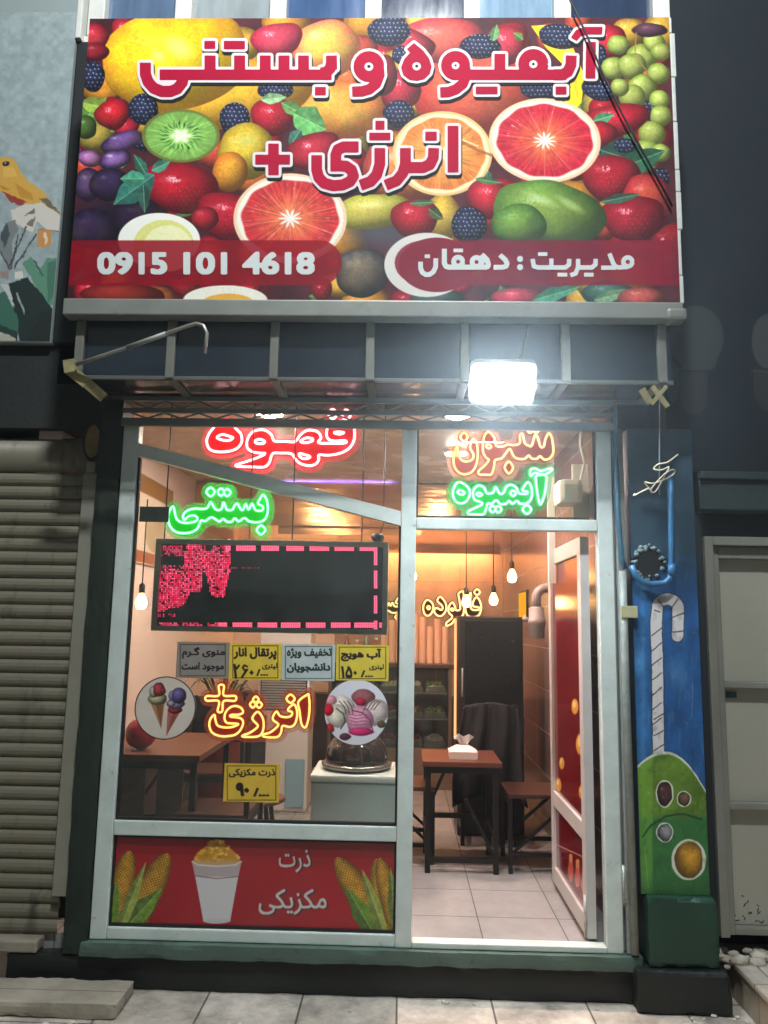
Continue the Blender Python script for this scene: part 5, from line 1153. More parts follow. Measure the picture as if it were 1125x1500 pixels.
for zi, zs in enumerate((0.5605, 0.811, 1.041)):
    for k_ in range(5):
        x0 = -0.60+k_*0.205
        q = thing('food_tray', 'small steel tray of cut food inside the glass fronted counter', 'food tray', (x0+0.09, 3.55, zs), 'food trays in the counter')
        part('pan', MB().box(x0, x0+0.18, 3.44, 3.70, zs, zs+0.06, 0.004), mat('pan_steel', (150, 142, 134), 0.3, 0.6), q)
        ml = MB()
        for _ in range(16): ml.ball((x0+random.uniform(0.03, 0.15), random.uniform(3.46, 3.66), zs+0.065), 0.026, 0.026, 0.03, 8, 6, 0.1)
        c = random.choice(fc); part('food', ml, mat('food_%d_%d_%d' % c, c, 0.55, var=0.3), q)
def cup_stack(x, y, h, label, first=[]):
    t = thing('cup_stack', label, 'cup stack', (x, y, 1.301), 'stacks of paper cups on the counter')
    pr = []; z_ = 0
    while z_ < h: pr += [(0.030, z_), (0.034, z_+0.016)]; z_ += 0.017
    part('cups', MB().lathe((x, y, 1.301), pr, 14, False), mat('paper_cup', (232, 196, 168), 0.6, var=0.06), t)
xs_ = [0.405, 0.335, 0.265, 0.195, 0.125, -0.02, -0.09, -0.16]
for i, x in enumerate(xs_): cup_stack(x, 3.55, [0.33, 0.40, 0.34, 0.42, 0.45, 0.46, 0.38, 0.42][i], 'tall stack of pale paper cups standing on the back counter', )
# chest freezer with dome
t = thing('chest_freezer', 'pale grey chest freezer behind the window next to the middle bar', 'freezer', (-0.24, 0.78, 0.2))
FZ = mat('freezer_white', (196, 210, 212), 0.35, var=0.05)
part('body', MB().box(-0.475, -0.022, 0.56, 1.0, 0.23, 0.80, 0.01), FZ, t)
part('lid', MB().box(-0.485, -0.016, 0.55, 1.01, 0.803, 0.842, 0.012), mat('freezer_lid', (206, 214, 212), 0.3, var=0.05), t)
part('foot', MB().box(-0.45, -0.05, 0.58, 0.98, 0.2, 0.228), RUB, t)
dc = (-0.245, 0.78, 0.843)
t = thing('dome_cover', 'smoked glass dome on a steel tray on top of the chest freezer', 'dome cover', dc)
part('tray', MB().lathe(dc, [(0.17, 0.0), (0.195, 0.012), (0.20, 0.03), (0.185, 0.036)], 32), mat('tray_steel', (150, 146, 142), 0.25, 0.8, var=0.1), t)
part('dome', MB().lathe((dc[0], dc[1], dc[2]+0.037), [(0.178, 0.0), (0.176, 0.03), (0.168, 0.07), (0.145, 0.115), (0.105, 0.152), (0.055, 0.172), (0.012, 0.178)], 36), glass('smoked_dome', (150, 128, 112), 0.03, 2.5), t)
fd_ = MB()
for i_ in range(14):
    a_ = i_*2.4; fd_.ball((dc[0]+0.026*math.sqrt(i_)*math.cos(a_), dc[1]+0.026*math.sqrt(i_)*math.sin(a_), dc[2]+0.065+0.004*(14-i_)), 0.034, 0.034, 0.03, 10, 7, 0.06)
o = part('filling', fd_, mat('dome_food', (120, 66, 44), 0.5, var=0.4, scale=14), t); o['kind'] = 'stuff'
part('knob', MB().lathe((dc[0], dc[1], dc[2]+0.215), [(0.010, 0.0), (0.016, 0.012), (0.016, 0.022), (0.006, 0.03)], 14), BLACKM, t)
# floor standing air conditioner
ax0, ax1 = -1.13, -0.72
t = thing('air_conditioner', 'tall floor standing air conditioner with a slatted grille at the back', 'air conditioner', ((ax0+ax1)/2, 2.6, 0.2))
part('body', MB().box(ax0, ax1, 2.46, 2.8, 0.2, 1.75, 0.02), mat('ac_plastic', (206, 196, 190), 0.45, var=0.05), t)
gr = MB()
for k_ in range(11): gr.box(ax0+0.03, ax1-0.03, 2.445, 2.458, 0.98+k_*0.02, 0.992+k_*0.02)
part('grille', gr, mat('ac_grille', (150, 144, 142), 0.5), t)
part('grille_back', MB().box(ax0+0.02, ax1-0.02, 2.4585, 2.4598, 0.965, 1.21), RUB, t)
part('lower_panel', MB().box(ax0+0.24, ax1-0.02, 2.448, 2.459, 0.24, 0.60, 0.004), mat('ac_blue', (130, 160, 176), 0.4), t)
# potted plant
x, y = -1.38, 2.35
t = thing('potted_plant', 'thin leaved plant in a red pot standing near the left inner wall', 'plant', (x, y, 0.2))
part('pot', MB().lathe((x, y, 0.2), [(0.13, 0.0), (0.15, 0.02), (0.19, 0.62), (0.20, 0.66), (0.18, 0.66)], 24), mat('pot_red', (120, 46, 36), 0.5, var=0.2), t)
lf = MB()
for k_ in range(22):
    a = random.uniform(0, 2*math.pi); L = random.uniform(0.28, 0.5); hgt = random.uniform(0.2, 0.45); w_ = 0.012; prev = None
    d_ = Vector((math.cos(a), math.sin(a), 0)); s_ = Vector((-math.sin(a), math.cos(a), 0)); vs = []
    for j in range(7):
        u = j/6; p = Vector((x, y, 0.86))+d_*L*u+Vector((0, 0, hgt*math.sin(u*2.2))); ww = w_*math.sin(math.pi*min(0.98, u*0.9+0.1)); vs += [p-s_*ww, p+s_*ww]
    lf.add(vs, [(2*j, 2*j+1, 2*j+3, 2*j+2) for j in range(6)], True)
part('leaves', lf, mat('plant_leaf', (58, 74, 40), 0.5, var=0.25), t)
# posters on the left inner wall
def wall_print(label, y0, y1, z0, z1, fn, grp='menu boards on the left wall'):
    t = thing('menu_board', label, 'menu board', (-1.735, (y0+y1)/2, z0), grp)
    part('board', MB().box(-1.749, -1.735, y0, y1, z0, z1, 0.003), mat('menu_board_white', (206, 190, 176), 0.4), t)
    Yg, Zg = np.meshgrid(np.linspace(y0+0.01, y1-0.01, 90), np.linspace(z1-0.01, z0+0.01, 90)); Xg = np.full(Yg.shape, -1.733)
    U, V = (Yg-y0)/(y1-y0)*100, (z1-Zg)/(z1-z0)*100; cv = Canvas(U, V, (216, 200, 184)); fn(cv); grid_mesh('print', Xg, Yg, Zg, cv.C, SG, t)
def mb1(cv):
    cv.poly([(0, 0), (100, 0), (100, 14), (0, 14)], (176, 60, 60)); cv.poly([(0, 84), (100, 84), (100, 100), (0, 100)], (176, 60, 60))
    cv.disc(12, 30, 26, 40, (190, 60, 70)); 
    for k_ in range(5): cv.line([(48, 26+12*k_), (88-7*(k_ % 2), 26+12*k_)], 3, (130, 110, 104))
def mb2(cv):
    cv.poly([(0, 0), (100, 0), (100, 22), (0, 22)], (140, 100, 50)); cv.disc(52, 60, 26, 24, (176, 160, 130)); cv.poly([(0, 86), (100, 86), (100, 100), (0, 100)], (150, 80, 50))
wall_print('red edged menu board on the left inner wall nearest the window', 0.35, 1.05, 2.02, 2.62, mb1)
wall_print('brown edged menu board further inside on the left inner wall', 1.15, 1.95, 2.02, 2.62, mb2)
# right wall: glowing panel added to imitate a yellow neon reflection, and grey gas pipe
t = thing('yellow_neon_reflection', 'glowing yellow panel imitating a neon reflection on the right inner wall above the cabinet', 'imitated reflection', (1.04, 2.9, 1.72))
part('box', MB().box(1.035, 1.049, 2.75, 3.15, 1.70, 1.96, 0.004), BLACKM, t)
part('face', MB().box(1.028, 1.0345, 2.77, 3.13, 1.72, 1.94, 0.003), glow('yellow_reflection_face', (255, 166, 20), 1.1), t)
gx, gz = at(786, 905, 1.25); GP = mat('grey_pipe', (140, 128, 122), 0.45, var=0.15)
t = thing('gas_pipe', 'thick grey gas pipe with an elbow and coupling by the open door edge', 'pipe', (gx, 1.25, gz-0.13))
part('elbow', MB().tube([(1.049, 1.25, gz+0.19)]+[(gx+0.065-0.065*math.sin(a), 1.25, gz+0.125+0.065*math.cos(a)) for a in np.linspace(0, math.pi/2, 8)]+[(gx, 1.25, gz+0.06)], 0.03, 14), GP, t)
part('coupling', MB().lathe((gx, 1.25, gz-0.13), [(0.04, 0.0), (0.052, 0.006), (0.052, 0.085), (0.058, 0.09), (0.058, 0.12), (0.05, 0.125), (0.048, 0.19), (0.034, 0.20)], 24), GP, t)
part('side_plug', MB().tube([(gx-0.05, 1.25, gz-0.02), (gx-0.085, 1.25, gz+0.0)], 0.016, 10), GP, t)
# white box and duct behind the pane above the door
x0, z0 = at(815, 740, 0.5); x1, z1 = at(850, 705, 0.5)
t = thing('white_heater', 'white rounded heater box behind the pane above the door', 'heater', ((x0+x1)/2, 0.5, z0))
part('body', MB().box(x0, x1, 0.42, 0.6, z0, z1, 0.03), mat('white_enamel', (222, 220, 212), 0.4), t)
part('cable', MB().tube([(x1-0.01, 0.45, z1), (x1+0.01, 0.43, z1+0.09), (x1-0.012, 0.43, z1+0.19), (x1, 0.43, 2.81)], 0.007, 8), mat('white_cable', (226, 226, 220), 0.5), t)
part('bracket', MB().box(x1-0.02, x1+0.075, 0.602, 0.63, z0-0.05, z1+0.12, 0.003), WFR, t)
x0, z0 = at(803, 762, 0.7); x1, z1 = at(812, 700, 0.7)
single('white_conduit', MB().box(x0, x1, 0.70, 0.73, 1.9, 2.815), WFR, 'upright white conduit behind the pane above the door', 'conduit')

# ------------------------------------------------------------------ left side of the street
sh = thing('roller_shutter', 'closed beige roller shutter with a pale guide rail left of the shop', 'roller shutter', (-1.9, 0.06, 0.2))
vs = []; pitch = 0.066; prof = []
zz = 0.2
while zz < 2.36:
    jy = random.uniform(-0.0035, 0.0035)
    for u, d_ in ((0.0, 0.0), (0.06, -0.006), (0.22, -0.013), (0.45, -0.016), (0.7, -0.013), (0.9, -0.005), (0.96, 0.003)): prof.append((zz+u*pitch, 0.05+d_+jy))
    zz += pitch
XA, XB = -3.6, -1.58
for z_, y_ in prof: vs += [(XA, y_, z_), (XB, y_, z_)]
mb = MB(); mb.add(vs, [(2*i, 2*i+1, 2*i+3, 2*i+2) for i in range(len(prof)-1)])
part('slat_curtain', mb, mat('shutter_beige', (122, 117, 100), 0.5, var=0.10, scale=2.5, dirt=((66, 60, 48), 5.0, 0.54), stretch=(1.6, 1, 0.5)), sh)
part('guide_rail', MB().box(-1.60, -1.528, -0.005, 0.045, 0.38, 2.37, 0.004).box(-1.585, -1.54, -0.01, 0.02, 2.372, 2.43, 0.004), mat('rail_beige', (140, 138, 124), 0.45, var=0.1, dirt=((120, 112, 96), 8, 0.6)), sh)
dr = MB().lathe((0, 0, 0), [(0.001, 0), (0.001, 0)], 4)
drum = MB(); N_ = 28
vsd = [(X_, 0.11+0.10*math.cos(2*math.pi*k_/N_), 2.47+0.10*math.sin(2*math.pi*k_/N_)) for X_ in (XA, XB+0.01) for k_ in range(N_)]
drum.add(vsd, [(k_, (k_+1) % N_, N_+(k_+1) % N_, N_+k_) for k_ in range(N_)]+[tuple(range(N_-1, -1, -1)), tuple(range(N_, 2*N_))], True)
part('roll', drum, mat('shutter_beige', (0, 0, 0)), sh)
ln = thing('left_neighbour', 'grey neighbouring wall with a painted bird mural above the roller shutter', 'building', (-2.5, 0.1, 0))
LW = mat('left_wall_dark', (34, 38, 36), 0.75, var=0.25, scale=3, bump=0.2)
part('shutter_pocket', MB().box(-3.7, -1.53, 0.24, 0.40, 0.2, 3.03).box(-3.7, -1.53, 0.0, 0.238, 2.60, 3.03), LW, ln)
part('door_sill', MB().box(-3.7, -1.64, -0.035, 0.05, 0.145, 0.195, 0.008), mat('beige_sill', (150, 142, 126), 0.6, var=0.2, scale=8, bump=0.2), ln)
part('edge_post', MB().box(-1.80, -1.63, -0.03, 0.25, 3.035, 4.74, 0.01), mat('dark_post', (24, 28, 30), 0.6, var=0.2), ln)
part('edge_strip', MB().box(-1.80, -1.772, -0.055, 0.25, 4.742, 6.5, 0.004), WFR, ln)
part('wall', MB().box(-4.5, -1.802, -0.045, 0.25, 3.035, 6.6), mat('pale_wall', (150, 162, 162), 0.6, var=0.08, scale=1.5), ln)
def mural(cv):
    cv.PX = cv.PX+3.2*(fbm(cv.PX/7, cv.PY/7, 61)-0.5)+1.5*(vnoise(cv.PX/2.2, cv.PY/2.2, 63)-0.5); cv.PY = cv.PY+3.2*(fbm(cv.PX/7, cv.PY/7, 62)-0.5)+1.5*(vnoise(cv.PX/2.2, cv.PY/2.2, 64)-0.5)
    cv.grain(0.25, 9, 4); q = lambda x, y: (x/4.836, 200+y/4.836)
    PL = lambda pts, c, al=1.0: cv.poly([q(*p) for p in pts], c, al)
    LN = lambda pts, w_, c: cv.line([q(*p) for p in pts], w_, c)
    # bird
    PL([(-60, 190), (0, 150), (70, 150), (120, 180), (145, 250), (200, 320), (270, 360), (340, 430), (450, 570), (420, 560), (330, 500), (250, 470), (180, 480), (90, 440), (10, 390), (-60, 400)], (206, 160, 70))
    PL([(10, 385), (90, 420), (190, 460), (150, 490), (70, 460)], (150, 60, 50)); PL([(270, 440), (340, 440), (440, 560), (380, 520)], (96, 100, 90))
    PL([(20, 210), (100, 220), (120, 280), (30, 290)], (220, 176, 92), 0.8); PL([(100, 330), (220, 400), (240, 450), (150, 430)], (186, 130, 50), 0.8); PL([(-40, 330), (80, 370), (30, 380)], (176, 120, 46), 0.8)
    cv.disc(*q(40, 190), 5, 3.4, (40, 36, 34)); cv.disc(*q(34, 186), 1.4, 1.2, (190, 180, 150))
    # pale hand with brushes and cuff
    PL([(80, 520), (170, 480), (290, 470), (380, 520), (460, 600), (460, 680), (330, 660), (260, 600), (230, 680), (150, 640), (90, 600)], (206, 200, 190)); LN([(280, 660), (460, 675)], 1.6, (70, 66, 66)); PL([(170, 560), (240, 510), (250, 540), (190, 560)], (110, 104, 104))
    PL([(190, 620), (250, 560), (230, 640)], (130, 110, 104)); PL([(270, 660), (370, 660), (360, 770), (310, 790), (262, 770)], (196, 140, 80)); PL([(310, 680), (330, 680), (336, 740), (320, 770)], (226, 206, 176))
    PL([(0, 800), (0, 680), (60, 600), (110, 590), (130, 660), (80, 760), (100, 860), (60, 930)], (120, 126, 126)); PL([(0, 700), (50, 610), (70, 700), (30, 790)], (70, 78, 84))
    for (a, b_) in (((60, 930), (190, 640)), ((100, 930), (260, 690)), ((80, 930), (130, 700)), ((0, 810), (70, 940)), ((110, 900), (170, 850))): LN([a, b_], 2.2, (70, 70, 74))
    PL([(100, 955), (160, 950), (165, 1005), (105, 1010)], (214, 210, 200)); PL([(0, 960), (60, 950), (60, 1010), (0, 1000)], (150, 130, 124))
    # dark sleeve and leaves
    PL([(160, 900), (220, 850), (270, 960), (330, 860), (400, 860), (450, 880), (440, 1180), (330, 1200)], (92, 140, 116)); PL([(330, 900), (420, 870), (400, 1100), (340, 1180)], (70, 116, 96)); LN([(240, 880), (300, 980)], 3, (60, 100, 84))
    PL([(60, 1040), (190, 1000), (300, 1120), (420, 1300), (430, 1500), (150, 1500)], (30, 46, 44)); LN([(120, 1110), (180, 1270)], 3, (150, 160, 150))
    PL([(-20, 1130), (30, 1090), (130, 1290), (160, 1400), (-20, 1330)], (60, 106, 90)); PL([(0, 1040), (60, 1050), (120, 1250), (40, 1100)], (190, 196, 190)); PL([(-30, 1320), (160, 1400), (160, 1480), (-30, 1380)], (36, 60, 54)); PL([(-30, 1380), (60, 1400), (150, 1465), (-30, 1460)], (176, 176, 160))
    PL([(300, 1240), (470, 1280), (470, 1500), (150, 1500), (200, 1430)], (30, 36, 36)); PL([(420, 1020), (450, 1000), (440, 1180), (415, 1160)], (170, 170, 160))
print_grid('mural', (-2.62, -1.803, 3.04, 4.9), -0.0475, 320, 720, (152, 166, 167), mural, painted('mural_paint', 0.6), ln)
single('stone_slab', MB().rough(-2.9, -1.165, -0.302, -0.073, 0.0, 0.065, 0.005, 0.025), tiles('slab_stone', (166, 156, 140), (150, 142, 128), (90, 84, 74), 0.9, 0.5, 0.6, 'XY', 0.006, 0.3, 0.45), 'low loose stone slab lying in front of the roller shutter step', 'slab')
# round fan-like vent cover at the shutter end
x, z = at(138, 648, -0.01)
t = thing('shutter_end_plate', 'worn round end plate at the right end of the shutter roll', 'end plate', (x, -0.02, z-0.1))
N_ = 26; mbp = MB().prism([(x+0.045*math.cos(2*math.pi*k_/N_), z+0.09*math.sin(2*math.pi*k_/N_)) for k_ in range(N_)], -0.03, 0.0)
part('plate', mbp, mat('rusty_plate', (126, 106, 62), 0.6, 0.2, var=0.35, scale=18, dirt=((110, 50, 44), 9, 0.5)), t)
part('rim', MB().tube([(x+0.045*math.cos(2*math.pi*k_/N_), -0.032, z+0.09*math.sin(2*math.pi*k_/N_)) for k_ in range(N_)], 0.006, 6, True), BLACKM, t)
# crank rod hooked on the left canopy end
pts = [(112, 534), (150, 521), (200, 505), (240, 490), (268, 480), (287, 474), (298, 477), (303, 488), (302, 500), (300, 517)]
t = thing('crank_rod', 'thin metal rod with a hooked end sticking out from the left canopy end', 'rod', (at(112, 534, -0.45)[0], -0.45, at(112, 534, -0.45)[1]))
CR = mat('rod_steel', (176, 172, 164), 0.35, 0.6, var=0.15)
part('rod', MB().tube([at3(p[0], p[1], -0.45-0.0006*(p[0]-112)) for p in pts], 0.0085, 10), CR, t)
part('sleeve', MB().tube([at3(p[0], p[1], -0.45-0.0006*(p[0]-112)) for p in ((186, 509.5), (243, 489))], 0.0115, 10), ALU2, t)
part('end_bracket', MB().bar(at3(100, 540, -0.42), at3(128, 562, -0.40), 0.05, 0.02).bar(at3(128, 562, -0.40), at3(152, 583, -0.36), 0.045, 0.016).bar(at3(102, 528, -0.43), at3(104, 546, -0.43), 0.05, 0.03), mat('yellowed_strap', (150, 142, 100), 0.6, var=0.3, scale=20), t)

# ------------------------------------------------------------------ right side of the street
rn = thing('right_neighbour', 'dark teal neighbouring wall with faint pale painted shapes right of the banner', 'building', (2.4, 0.1, 0))
part('wall', MB().box(1.305, 6.0, 0.03, 0.3, 2.42, 6.6), TEALW, rn)
part('lintel', MB().box(1.445, 6.0, 0.0, 0.3, 2.23, 2.415, 0.006).box(1.445, 6.0, -0.02, 0.0, 2.38, 2.417, 0.004), mat('lintel_teal', (40, 54, 54), 0.65, var=0.2, bump=0.2), rn)
part('recess', MB().box(1.40, 1.475, 0.07, 0.3, 0.0, 2.228).box(1.475, 6.0, 0.13, 0.3, 2.11, 2.228), mat('recess_dark', (30, 36, 38), 0.7, var=0.2), rn)
def mural_r(cv):
    cv.grain(0.35, 50, 6)
    c = (48, 54, 56); d2 = (58, 62, 62)
    cv.disc(1020, 494, 40, 46, c); cv.poly([(984, 500), (1060, 500), (1046, 540), (1000, 540)], c); cv.poly([(996, 545), (1037, 545), (1035, 594), (1026, 606), (1006, 606), (997, 594)], (40, 40, 42)); cv.line([(990, 541), (1042, 541)], 2, (50, 58, 62))
    cv.disc(1125, 500, 24, 40, d2); cv.poly([(1104, 540), (1150, 545), (1150, 610), (1118, 600), (1104, 580)], (44, 43, 44)); cv.line([(1100, 543), (1140, 546)], 2, (50, 58, 62))
    cv.disc(985, 560, 10, 30, (64, 76, 80), al=0.6)
print_grid('mural', (1.31, 2.02, 2.425, 3.5), 0.0275, 240, 360, (12, 24, 32), mural_r, painted('mural_paint_right', 0.65), rn)
# painted pillar
pl = thing('painted_pillar', 'blue pillar painted with a green drink and a striped straw, on a green plinth', 'pillar', (1.25, 0.05, 0))
PXa, PXb = 1.092, 1.40
part('shaft', MB().box(PXa, PXb, -0.040, 0.14, 0.47, 2.62), mat('pillar_blue_shaded', (40, 68, 84), 0.55, var=0.3, scale=5), pl)  # shaft blue darkened, canopy shade put into the colour
part('plinth', MB().rough(1.105, 1.418, -0.088, 0.13, 0.179, 0.471, 0.006, 0.02), mat('plinth_green', (26, 62, 48), 0.5, var=0.25, scale=6, bump=0.3, bscale=18, dirt=((70, 104, 88), 12, 0.64)), pl)
part('base', MB().rough(1.04, 1.45, -0.122, 0.12, 0.0, 0.179, 0.007, 0.02), mat('base_black', (20, 26, 24), 0.5, var=0.3, bump=0.3), pl)
def pillar_paint(cv):
    q = lambda x, y: (880+x/3.571, 640+y/3.571); r = lambda x, y: (880+x/3.261, 1040+y/3.261)
    sl = (slice(0, cv.PX.shape[0]), slice(0, cv.PX.shape[1])); k = fbm(cv.PX/22, cv.PY/50, 3); y = cv.PY
    cv.PX = cv.PX+1.8*(fbm(cv.PX/8, cv.PY/8, 61)-0.5); cv.PY = cv.PY+1.8*(fbm(cv.PX/8, cv.PY/8, 62)-0.5)
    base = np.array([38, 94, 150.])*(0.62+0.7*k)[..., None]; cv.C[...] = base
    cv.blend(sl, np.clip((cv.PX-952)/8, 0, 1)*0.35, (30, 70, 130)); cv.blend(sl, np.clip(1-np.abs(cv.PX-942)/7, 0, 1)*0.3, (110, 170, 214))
    cv.blend(sl, np.clip((880-y)/90, 0, 1)*0.9, (40, 68, 84))  # canopy shade painted over the upper part
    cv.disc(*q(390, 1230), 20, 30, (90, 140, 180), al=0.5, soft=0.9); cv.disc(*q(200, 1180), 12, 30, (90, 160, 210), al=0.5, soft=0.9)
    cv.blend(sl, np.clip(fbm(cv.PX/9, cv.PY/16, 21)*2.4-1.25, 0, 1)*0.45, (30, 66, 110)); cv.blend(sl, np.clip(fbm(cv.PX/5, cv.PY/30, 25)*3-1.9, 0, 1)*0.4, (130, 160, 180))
    # straw
    path = [q(*p) for p in ((300, 1500), (298, 1300), (296, 1150), (290, 1000), (292, 930))]+[q(350+55*math.cos(a), 900+52*math.sin(a)) for a in np.linspace(math.pi, 2*math.pi, 12)]+[q(404, 960), q(402, 1040)]
    path = [r(277, 210)]+path
    cv.line(path, 19, (34, 44, 60)); cv.line(path, 16.4, (206, 202, 200))
    for yy in range(1000, 1520, 78): cv.line([q(268, yy+40), q(318, yy)], 1.5, (40, 40, 50))
    for yy in (100, 170, 20): cv.line([r(254, yy+24), r(302, yy-4)], 1.5, (40, 40, 50))
    for a0, a1 in (((280, 905), (310, 915)), ((300, 850), (328, 892)), ((402, 850), (362, 905)), ((434, 922), (362, 950)), ((436, 1015), (364, 1022))): cv.line([q(*a0), q(*a1)], 1.6, (40, 40, 50))
    # green drink
    yt = 1103+0.012*(cv.PX-975)**2*(1+0.4*(cv.PX > 975)); kk = fbm(cv.PX/14, cv.PY/14, 8)
    g = np.array([92, 124, 42.])*(0.75+0.5*kk)[..., None]; cv.blend(sl, np.clip(y-yt+2.5, 0, 1), (206, 214, 196)); gm = np.clip((y-yt-1)/2, 0, 1)
    cv.blend(sl, gm, g); cv.blend(sl, gm*np.clip((y-1190)/14, 0, 1)*0.7, (36, 104, 62)); cv.blend(sl, np.clip((958-cv.PX)/4, 0, 1)*gm*0.5, (120, 176, 60))
    cv.blend(sl, np.clip((y-1280)/30, 0, 1)*0.6, (50, 92, 50))
    cv.line([r(200, 605), r(240, 550), r(310, 508), (1002, 1192), (1028, 1200)], 3, (26, 74, 40))
    for (cx, cy, rx, ry, c) in ((305, 400, 40, 62, (84, 54, 50)), (398, 425, 32, 36, (120, 90, 70)), (306, 585, 38, 45, (140, 146, 146)), (420, 715, 78, 92, (206, 150, 44))):
        X_, Y_ = r(cx, cy); cv.disc(X_, Y_, rx/3.05, ry/3.05, (206, 214, 196)); cv.fruit(X_, Y_, rx/3.7, ry/3.5, c, None, 0, 5, 0.35, (0.3, -0.5), amb=0.7)
    cv.blend(sl, np.clip(fbm(cv.PX/7, cv.PY/12, 41)*2.6-1.45, 0, 1)*0.4, (40, 46, 40)); cv.blend(sl, (vnoise(cv.PX/1.6, cv.PY/1.8, 43) > 0.955)*0.5, (190, 190, 176))
    for (a_, b_) in (((944, 1240), (950, 1300)), ((1000, 1236), (1012, 1232)), ((962, 1010), (964, 1040)), ((1015, 1000), (1013, 1052))): cv.line([a_, b_], 1.1, (170, 176, 166), 0.5)
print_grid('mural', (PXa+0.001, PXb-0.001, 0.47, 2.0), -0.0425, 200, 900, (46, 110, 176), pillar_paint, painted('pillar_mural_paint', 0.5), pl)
# gate on the far right
gt = thing('metal_gate', 'pale metal panelled gate in a grey frame at the right edge', 'gate', (2.3, 0.12, 0.26))
GM = mat('gate_frame_metal', (138, 138, 128), 0.5, 0.15, var=0.1, dirt=((100, 98, 88), 6, 0.6)); GPN = mat('gate_panel', (170, 168, 154), 0.5, var=0.06, scale=2, dirt=((120, 116, 102), 5, 0.68))
gf = MB().box(1.478, 1.52, 0.05, 0.12, 0.26, 2.105, 0.004).box(1.521, 1.556, 0.08, 0.13, 0.262, 2.06, 0.004).box(1.521, 3.4, 0.05, 0.12, 2.062, 2.105, 0.004)
for z_ in (0.262, 0.815, 1.375, 2.0): gf.box(1.557, 3.4, 0.082, 0.128, z_, z_+(0.03 if z_ < 2 else 0.058), 0.004)
for x_ in (1.9, 2.6): gf.box(x_, x_+0.04, 0.081, 0.129, 0.294, 0.813, 0.003).box(x_, x_+0.04, 0.081, 0.129, 0.848, 1.372, 0.003).box(x_, x_+0.04, 0.081, 0.129, 1.408, 1.998, 0.003)
part('frame', gf, GM, gt)
for (z0, z1) in ((0.294, 0.814), (0.846, 1.374), (1.406, 1.999)): part('panel', MB().box(1.557, 3.4, 0.125, 0.135, z0, z1), GPN, gt)
tx, tz = at(1064, 1022, 0.12)
part('tape', MB().box(tx, tx+0.05, 0.119, 0.1245, tz, tz+0.028, 0.001), mat('teal_tape', (40, 84, 88), 0.6, var=0.2), gt)
sm = MB()
for _ in range(26):
    px_, pz_ = random.uniform(1.56, 1.82), 0.30+random.random()**2*0.12; a_ = random.uniform(0, 3.14); L_ = random.uniform(0.006, 0.022)
    sm.bar((px_, 0.1243, pz_), (px_+L_*math.cos(a_), 0.1243, pz_+L_*math.sin(a_)), 0.004, 0.001)
part('paint_chips', sm, mat('chip_dark', (44, 44, 40), 0.8), gt)
# raised step on the right
st = thing('stone_step', 'raised tiled step with a broken rubble corner in front of the gate', 'step', (2.4, -0.2, 0))
part('core', MB().box(1.525, 4.5, -1.2, 0.30, 0.0, 0.145, 0.004), tiles('step_face', (172, 158, 136), (160, 148, 128), (84, 76, 66), 0.3, 0.4, 0.55, 'YZ', 0.006, 0.4, 0.5), st)
part('top_tile', MB().box(1.51, 4.5, -1.22, 0.02, 0.147, 0.172, 0.006), tiles('step_top', (190, 182, 168), (176, 168, 154), (100, 92, 82), 0.4, 0.4, 0.5, 'XY', 0.008, 0.3, 0.5), st)
rb = MB()
for _ in range(70):
    s_ = random.uniform(0.008, 0.035); rb.ball((random.uniform(1.46, 2.1), random.uniform(0.0, 0.13), 0.15+random.uniform(0, 0.04)), s_*1.3, s_, s_*0.7, 7, 5, 0.22)
o = part('mortar_rubble', rb, mat('rubble_grey', (176, 168, 154), 0.85, var=0.3, scale=15, bump=0.5), st); o['kind'] = 'stuff'
cr = MB()
for _ in range(46):
    s_ = random.uniform(0.004, 0.013); cr.ball((random.choice([random.uniform(-1.8, 1.45), random.uniform(1.2, 1.5), random.uniform(-1.75, -1.2)]), random.uniform(-0.36, -0.04), s_*0.4+0.0), s_*1.4, s_*1.2, s_*0.7, 6, 4, 0.3)
o = part('debris', cr, mat('white_crumb', (206, 200, 188), 0.9, var=0.15)); o['kind'] = 'stuff'; o['label'] = 'small pale crumbs of plaster scattered on the pavement'
# pipes by the pillar
PB = mat('pipe_blue_paint', (62, 100, 120), 0.5, 0.1, var=0.3, scale=9)
t = thing('drain_pipe', 'long upright painted pipe beside the shop front side profile', 'pipe', (1.075, -0.06, 0.2))
xp = at(909, 760, -0.06)[0]
part('upper_run', MB().tube([(xp-0.02, -0.06, 2.72), (xp-0.012, -0.06, 2.2), (xp, -0.06, 1.98), (xp+0.016, -0.06, 1.93)], 0.013, 12), PB, t)
part('lower_run', MB().tube([(xp+0.004, -0.05, 1.92), (xp+0.006, -0.05, 1.4), (xp+0.014, -0.05, 0.22)], 0.019, 12), mat('pipe_grey_paint', (138, 146, 140), 0.5, 0.1, var=0.25, scale=12, dirt=((70, 120, 140), 5, 0.55)), t)
part('clamp', MB().box(xp-0.012, xp+0.065, -0.075, -0.045, 1.70, 1.755, 0.003), mat('clamp_yellow', (170, 168, 130), 0.5, var=0.2), t)
t = thing('gas_riser', 'bent blue painted pipe ending in a broken hole in the pillar top', 'pipe', (1.25, -0.09, 1.82))
part('run', MB().tube([at3(p[0], p[1], -0.08) for p in ((982, 690), (983, 760), (984, 830), (982, 846), (974, 854), (955, 856), (940, 852), (930, 842), (925, 828))], 0.0145, 12), mat('riser_blue', (60, 116, 160), 0.4, 0.1, var=0.25, scale=9), t)
part('flange', MB().tube([at3(984, 826, -0.08), at3(984, 843, -0.08)], 0.019, 12), mat('riser_blue', (0, 0, 0)), t)
hole = MB(); cpts = []
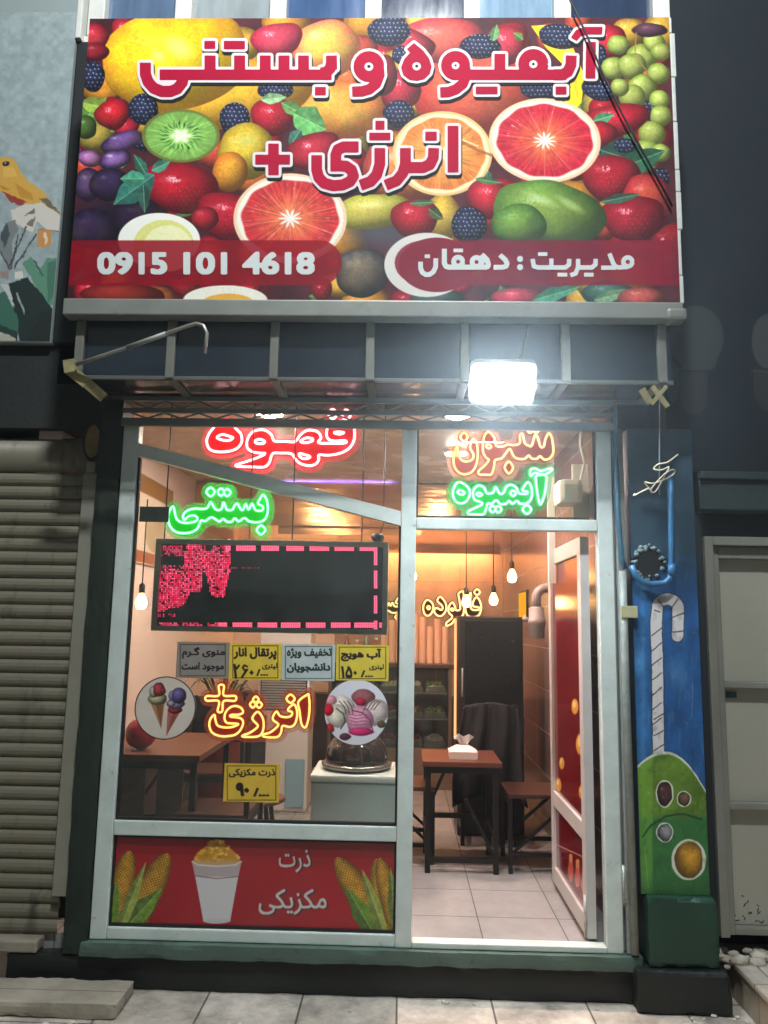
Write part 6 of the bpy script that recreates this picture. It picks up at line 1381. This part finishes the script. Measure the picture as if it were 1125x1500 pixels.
for k_ in range(26):
    a = 2*math.pi*k_/26; rr = 1+0.28*math.sin(k_*2.3)+random.uniform(-0.12, 0.12); cpts.append(at(950+21*rr*math.cos(a), 826+25*rr*math.sin(a), -0.045))
hole.prism(cpts, -0.048, -0.041)
t2 = thing('wall_hole', 'broken dark hole in the plaster around the bent blue pipe', 'hole', (1.19, -0.045, 1.86))
part('hole_shade_patch', hole, mat('hole_shade_black', (10, 12, 14), 0.95), t2)  # flat black patch, the hole's inner shade put into its colour
rl = MB()
for _ in range(34):
    a = random.uniform(0, 6.28); p = at3(950+random.uniform(16, 24)*math.cos(a), 824+random.uniform(20, 28)*math.sin(a), -0.05); s_ = random.uniform(0.004, 0.011); rl.ball(p, s_*1.2, s_, s_, 7, 5, 0.25)
o = part('plaster_lumps', rl, mat('plaster_lump', (120, 136, 140), 0.9, var=0.35, scale=20), t2); o['kind'] = 'stuff'
# cord with a scribble of wire
t = thing('hanging_cord', 'thin pale cord with a tangled loop of wire hanging from the right canopy end', 'cord', (at(966, 725, -0.30)[0], -0.30, at(966, 725, -0.30)[1]))
CW = mat('cream_wire', (214, 204, 176), 0.5)
part('cord', MB().tube([at3(966, y_, -0.30) for y_ in (560, 600, 660, 725)], 0.0025, 6), mat('grey_cord', (120, 130, 130), 0.6), t)
sc_ = [(930, 723), (942, 719), (950, 716), (956, 721), (948, 712), (945, 706), (956, 708), (972, 703), (985, 696), (989, 690), (984, 688), (974, 694), (962, 706), (953, 718), (960, 720), (972, 700), (980, 684), (970, 688), (958, 687), (964, 680), (978, 677), (991, 668)]
cs = [Vector(at3(p[0], p[1], -0.31-0.02*math.sin(i_*1.3))) for i_, p in enumerate(sc_)]
pp = spline_loop(np.array([tuple(v) for v in cs]), 5)[:-5]
part('wire_tangle', MB().tube([Vector(v) for v in pp], 0.0032, 6), CW, t)
# straps at the right canopy end
single('canopy_strap', MB().bar(at3(940, 570, -0.36), at3(952, 590, -0.345), 0.03, 0.012).bar(at3(955, 566, -0.37), at3(978, 596, -0.37), 0.022, 0.012).bar(at3(976, 566, -0.375), at3(954, 592, -0.385), 0.018, 0.01), mat('yellowed_strap', (0, 0, 0)), 'frayed yellowish strap crossed at the right lower corner of the canopy', 'strap')
# overhead cable in front of the banner
t = thing('overhead_cable', 'thin black cable slanting down across the right part of the banner', 'cable', (at(985, 300, -0.47)[0], -0.47, at(985, 300, -0.47)[1]))
cp = [(826, -40), (835, 0), (858, 48), (884, 110), (912, 168), (945, 228), (985, 302)]
part('cable', MB().tube([at3(p[0], p[1], -0.435+0.002*i_) for i_, p in enumerate(cp)], 0.0052, 8), mat('cable_black', (18, 18, 20), 0.5), t)


# ------------------------------------------------------------------ thin air volume added to imitate lens glow round the floodlight
hz = part('bloom_haze', MB().box(-8.6, 8.6, -9.6, 5.2, -1.3, 7.6), None); hz['kind'] = 'stuff'
HM = bpy.data.materials.new('bloom_haze_air'); HM.use_nodes = True; hn, hl = HM.node_tree.nodes, HM.node_tree.links
hn.remove(hn['Principled BSDF']); vp = hn.new('ShaderNodeVolumePrincipled')
vp.inputs['Color'].default_value = (0.80, 0.93, 1.0, 1); vp.inputs['Density'].default_value = 0.008; vp.inputs['Anisotropy'].default_value = 0.82
hl.new(vp.outputs[0], hn['Material Output'].inputs['Volume']); hz.data.materials.append(HM)
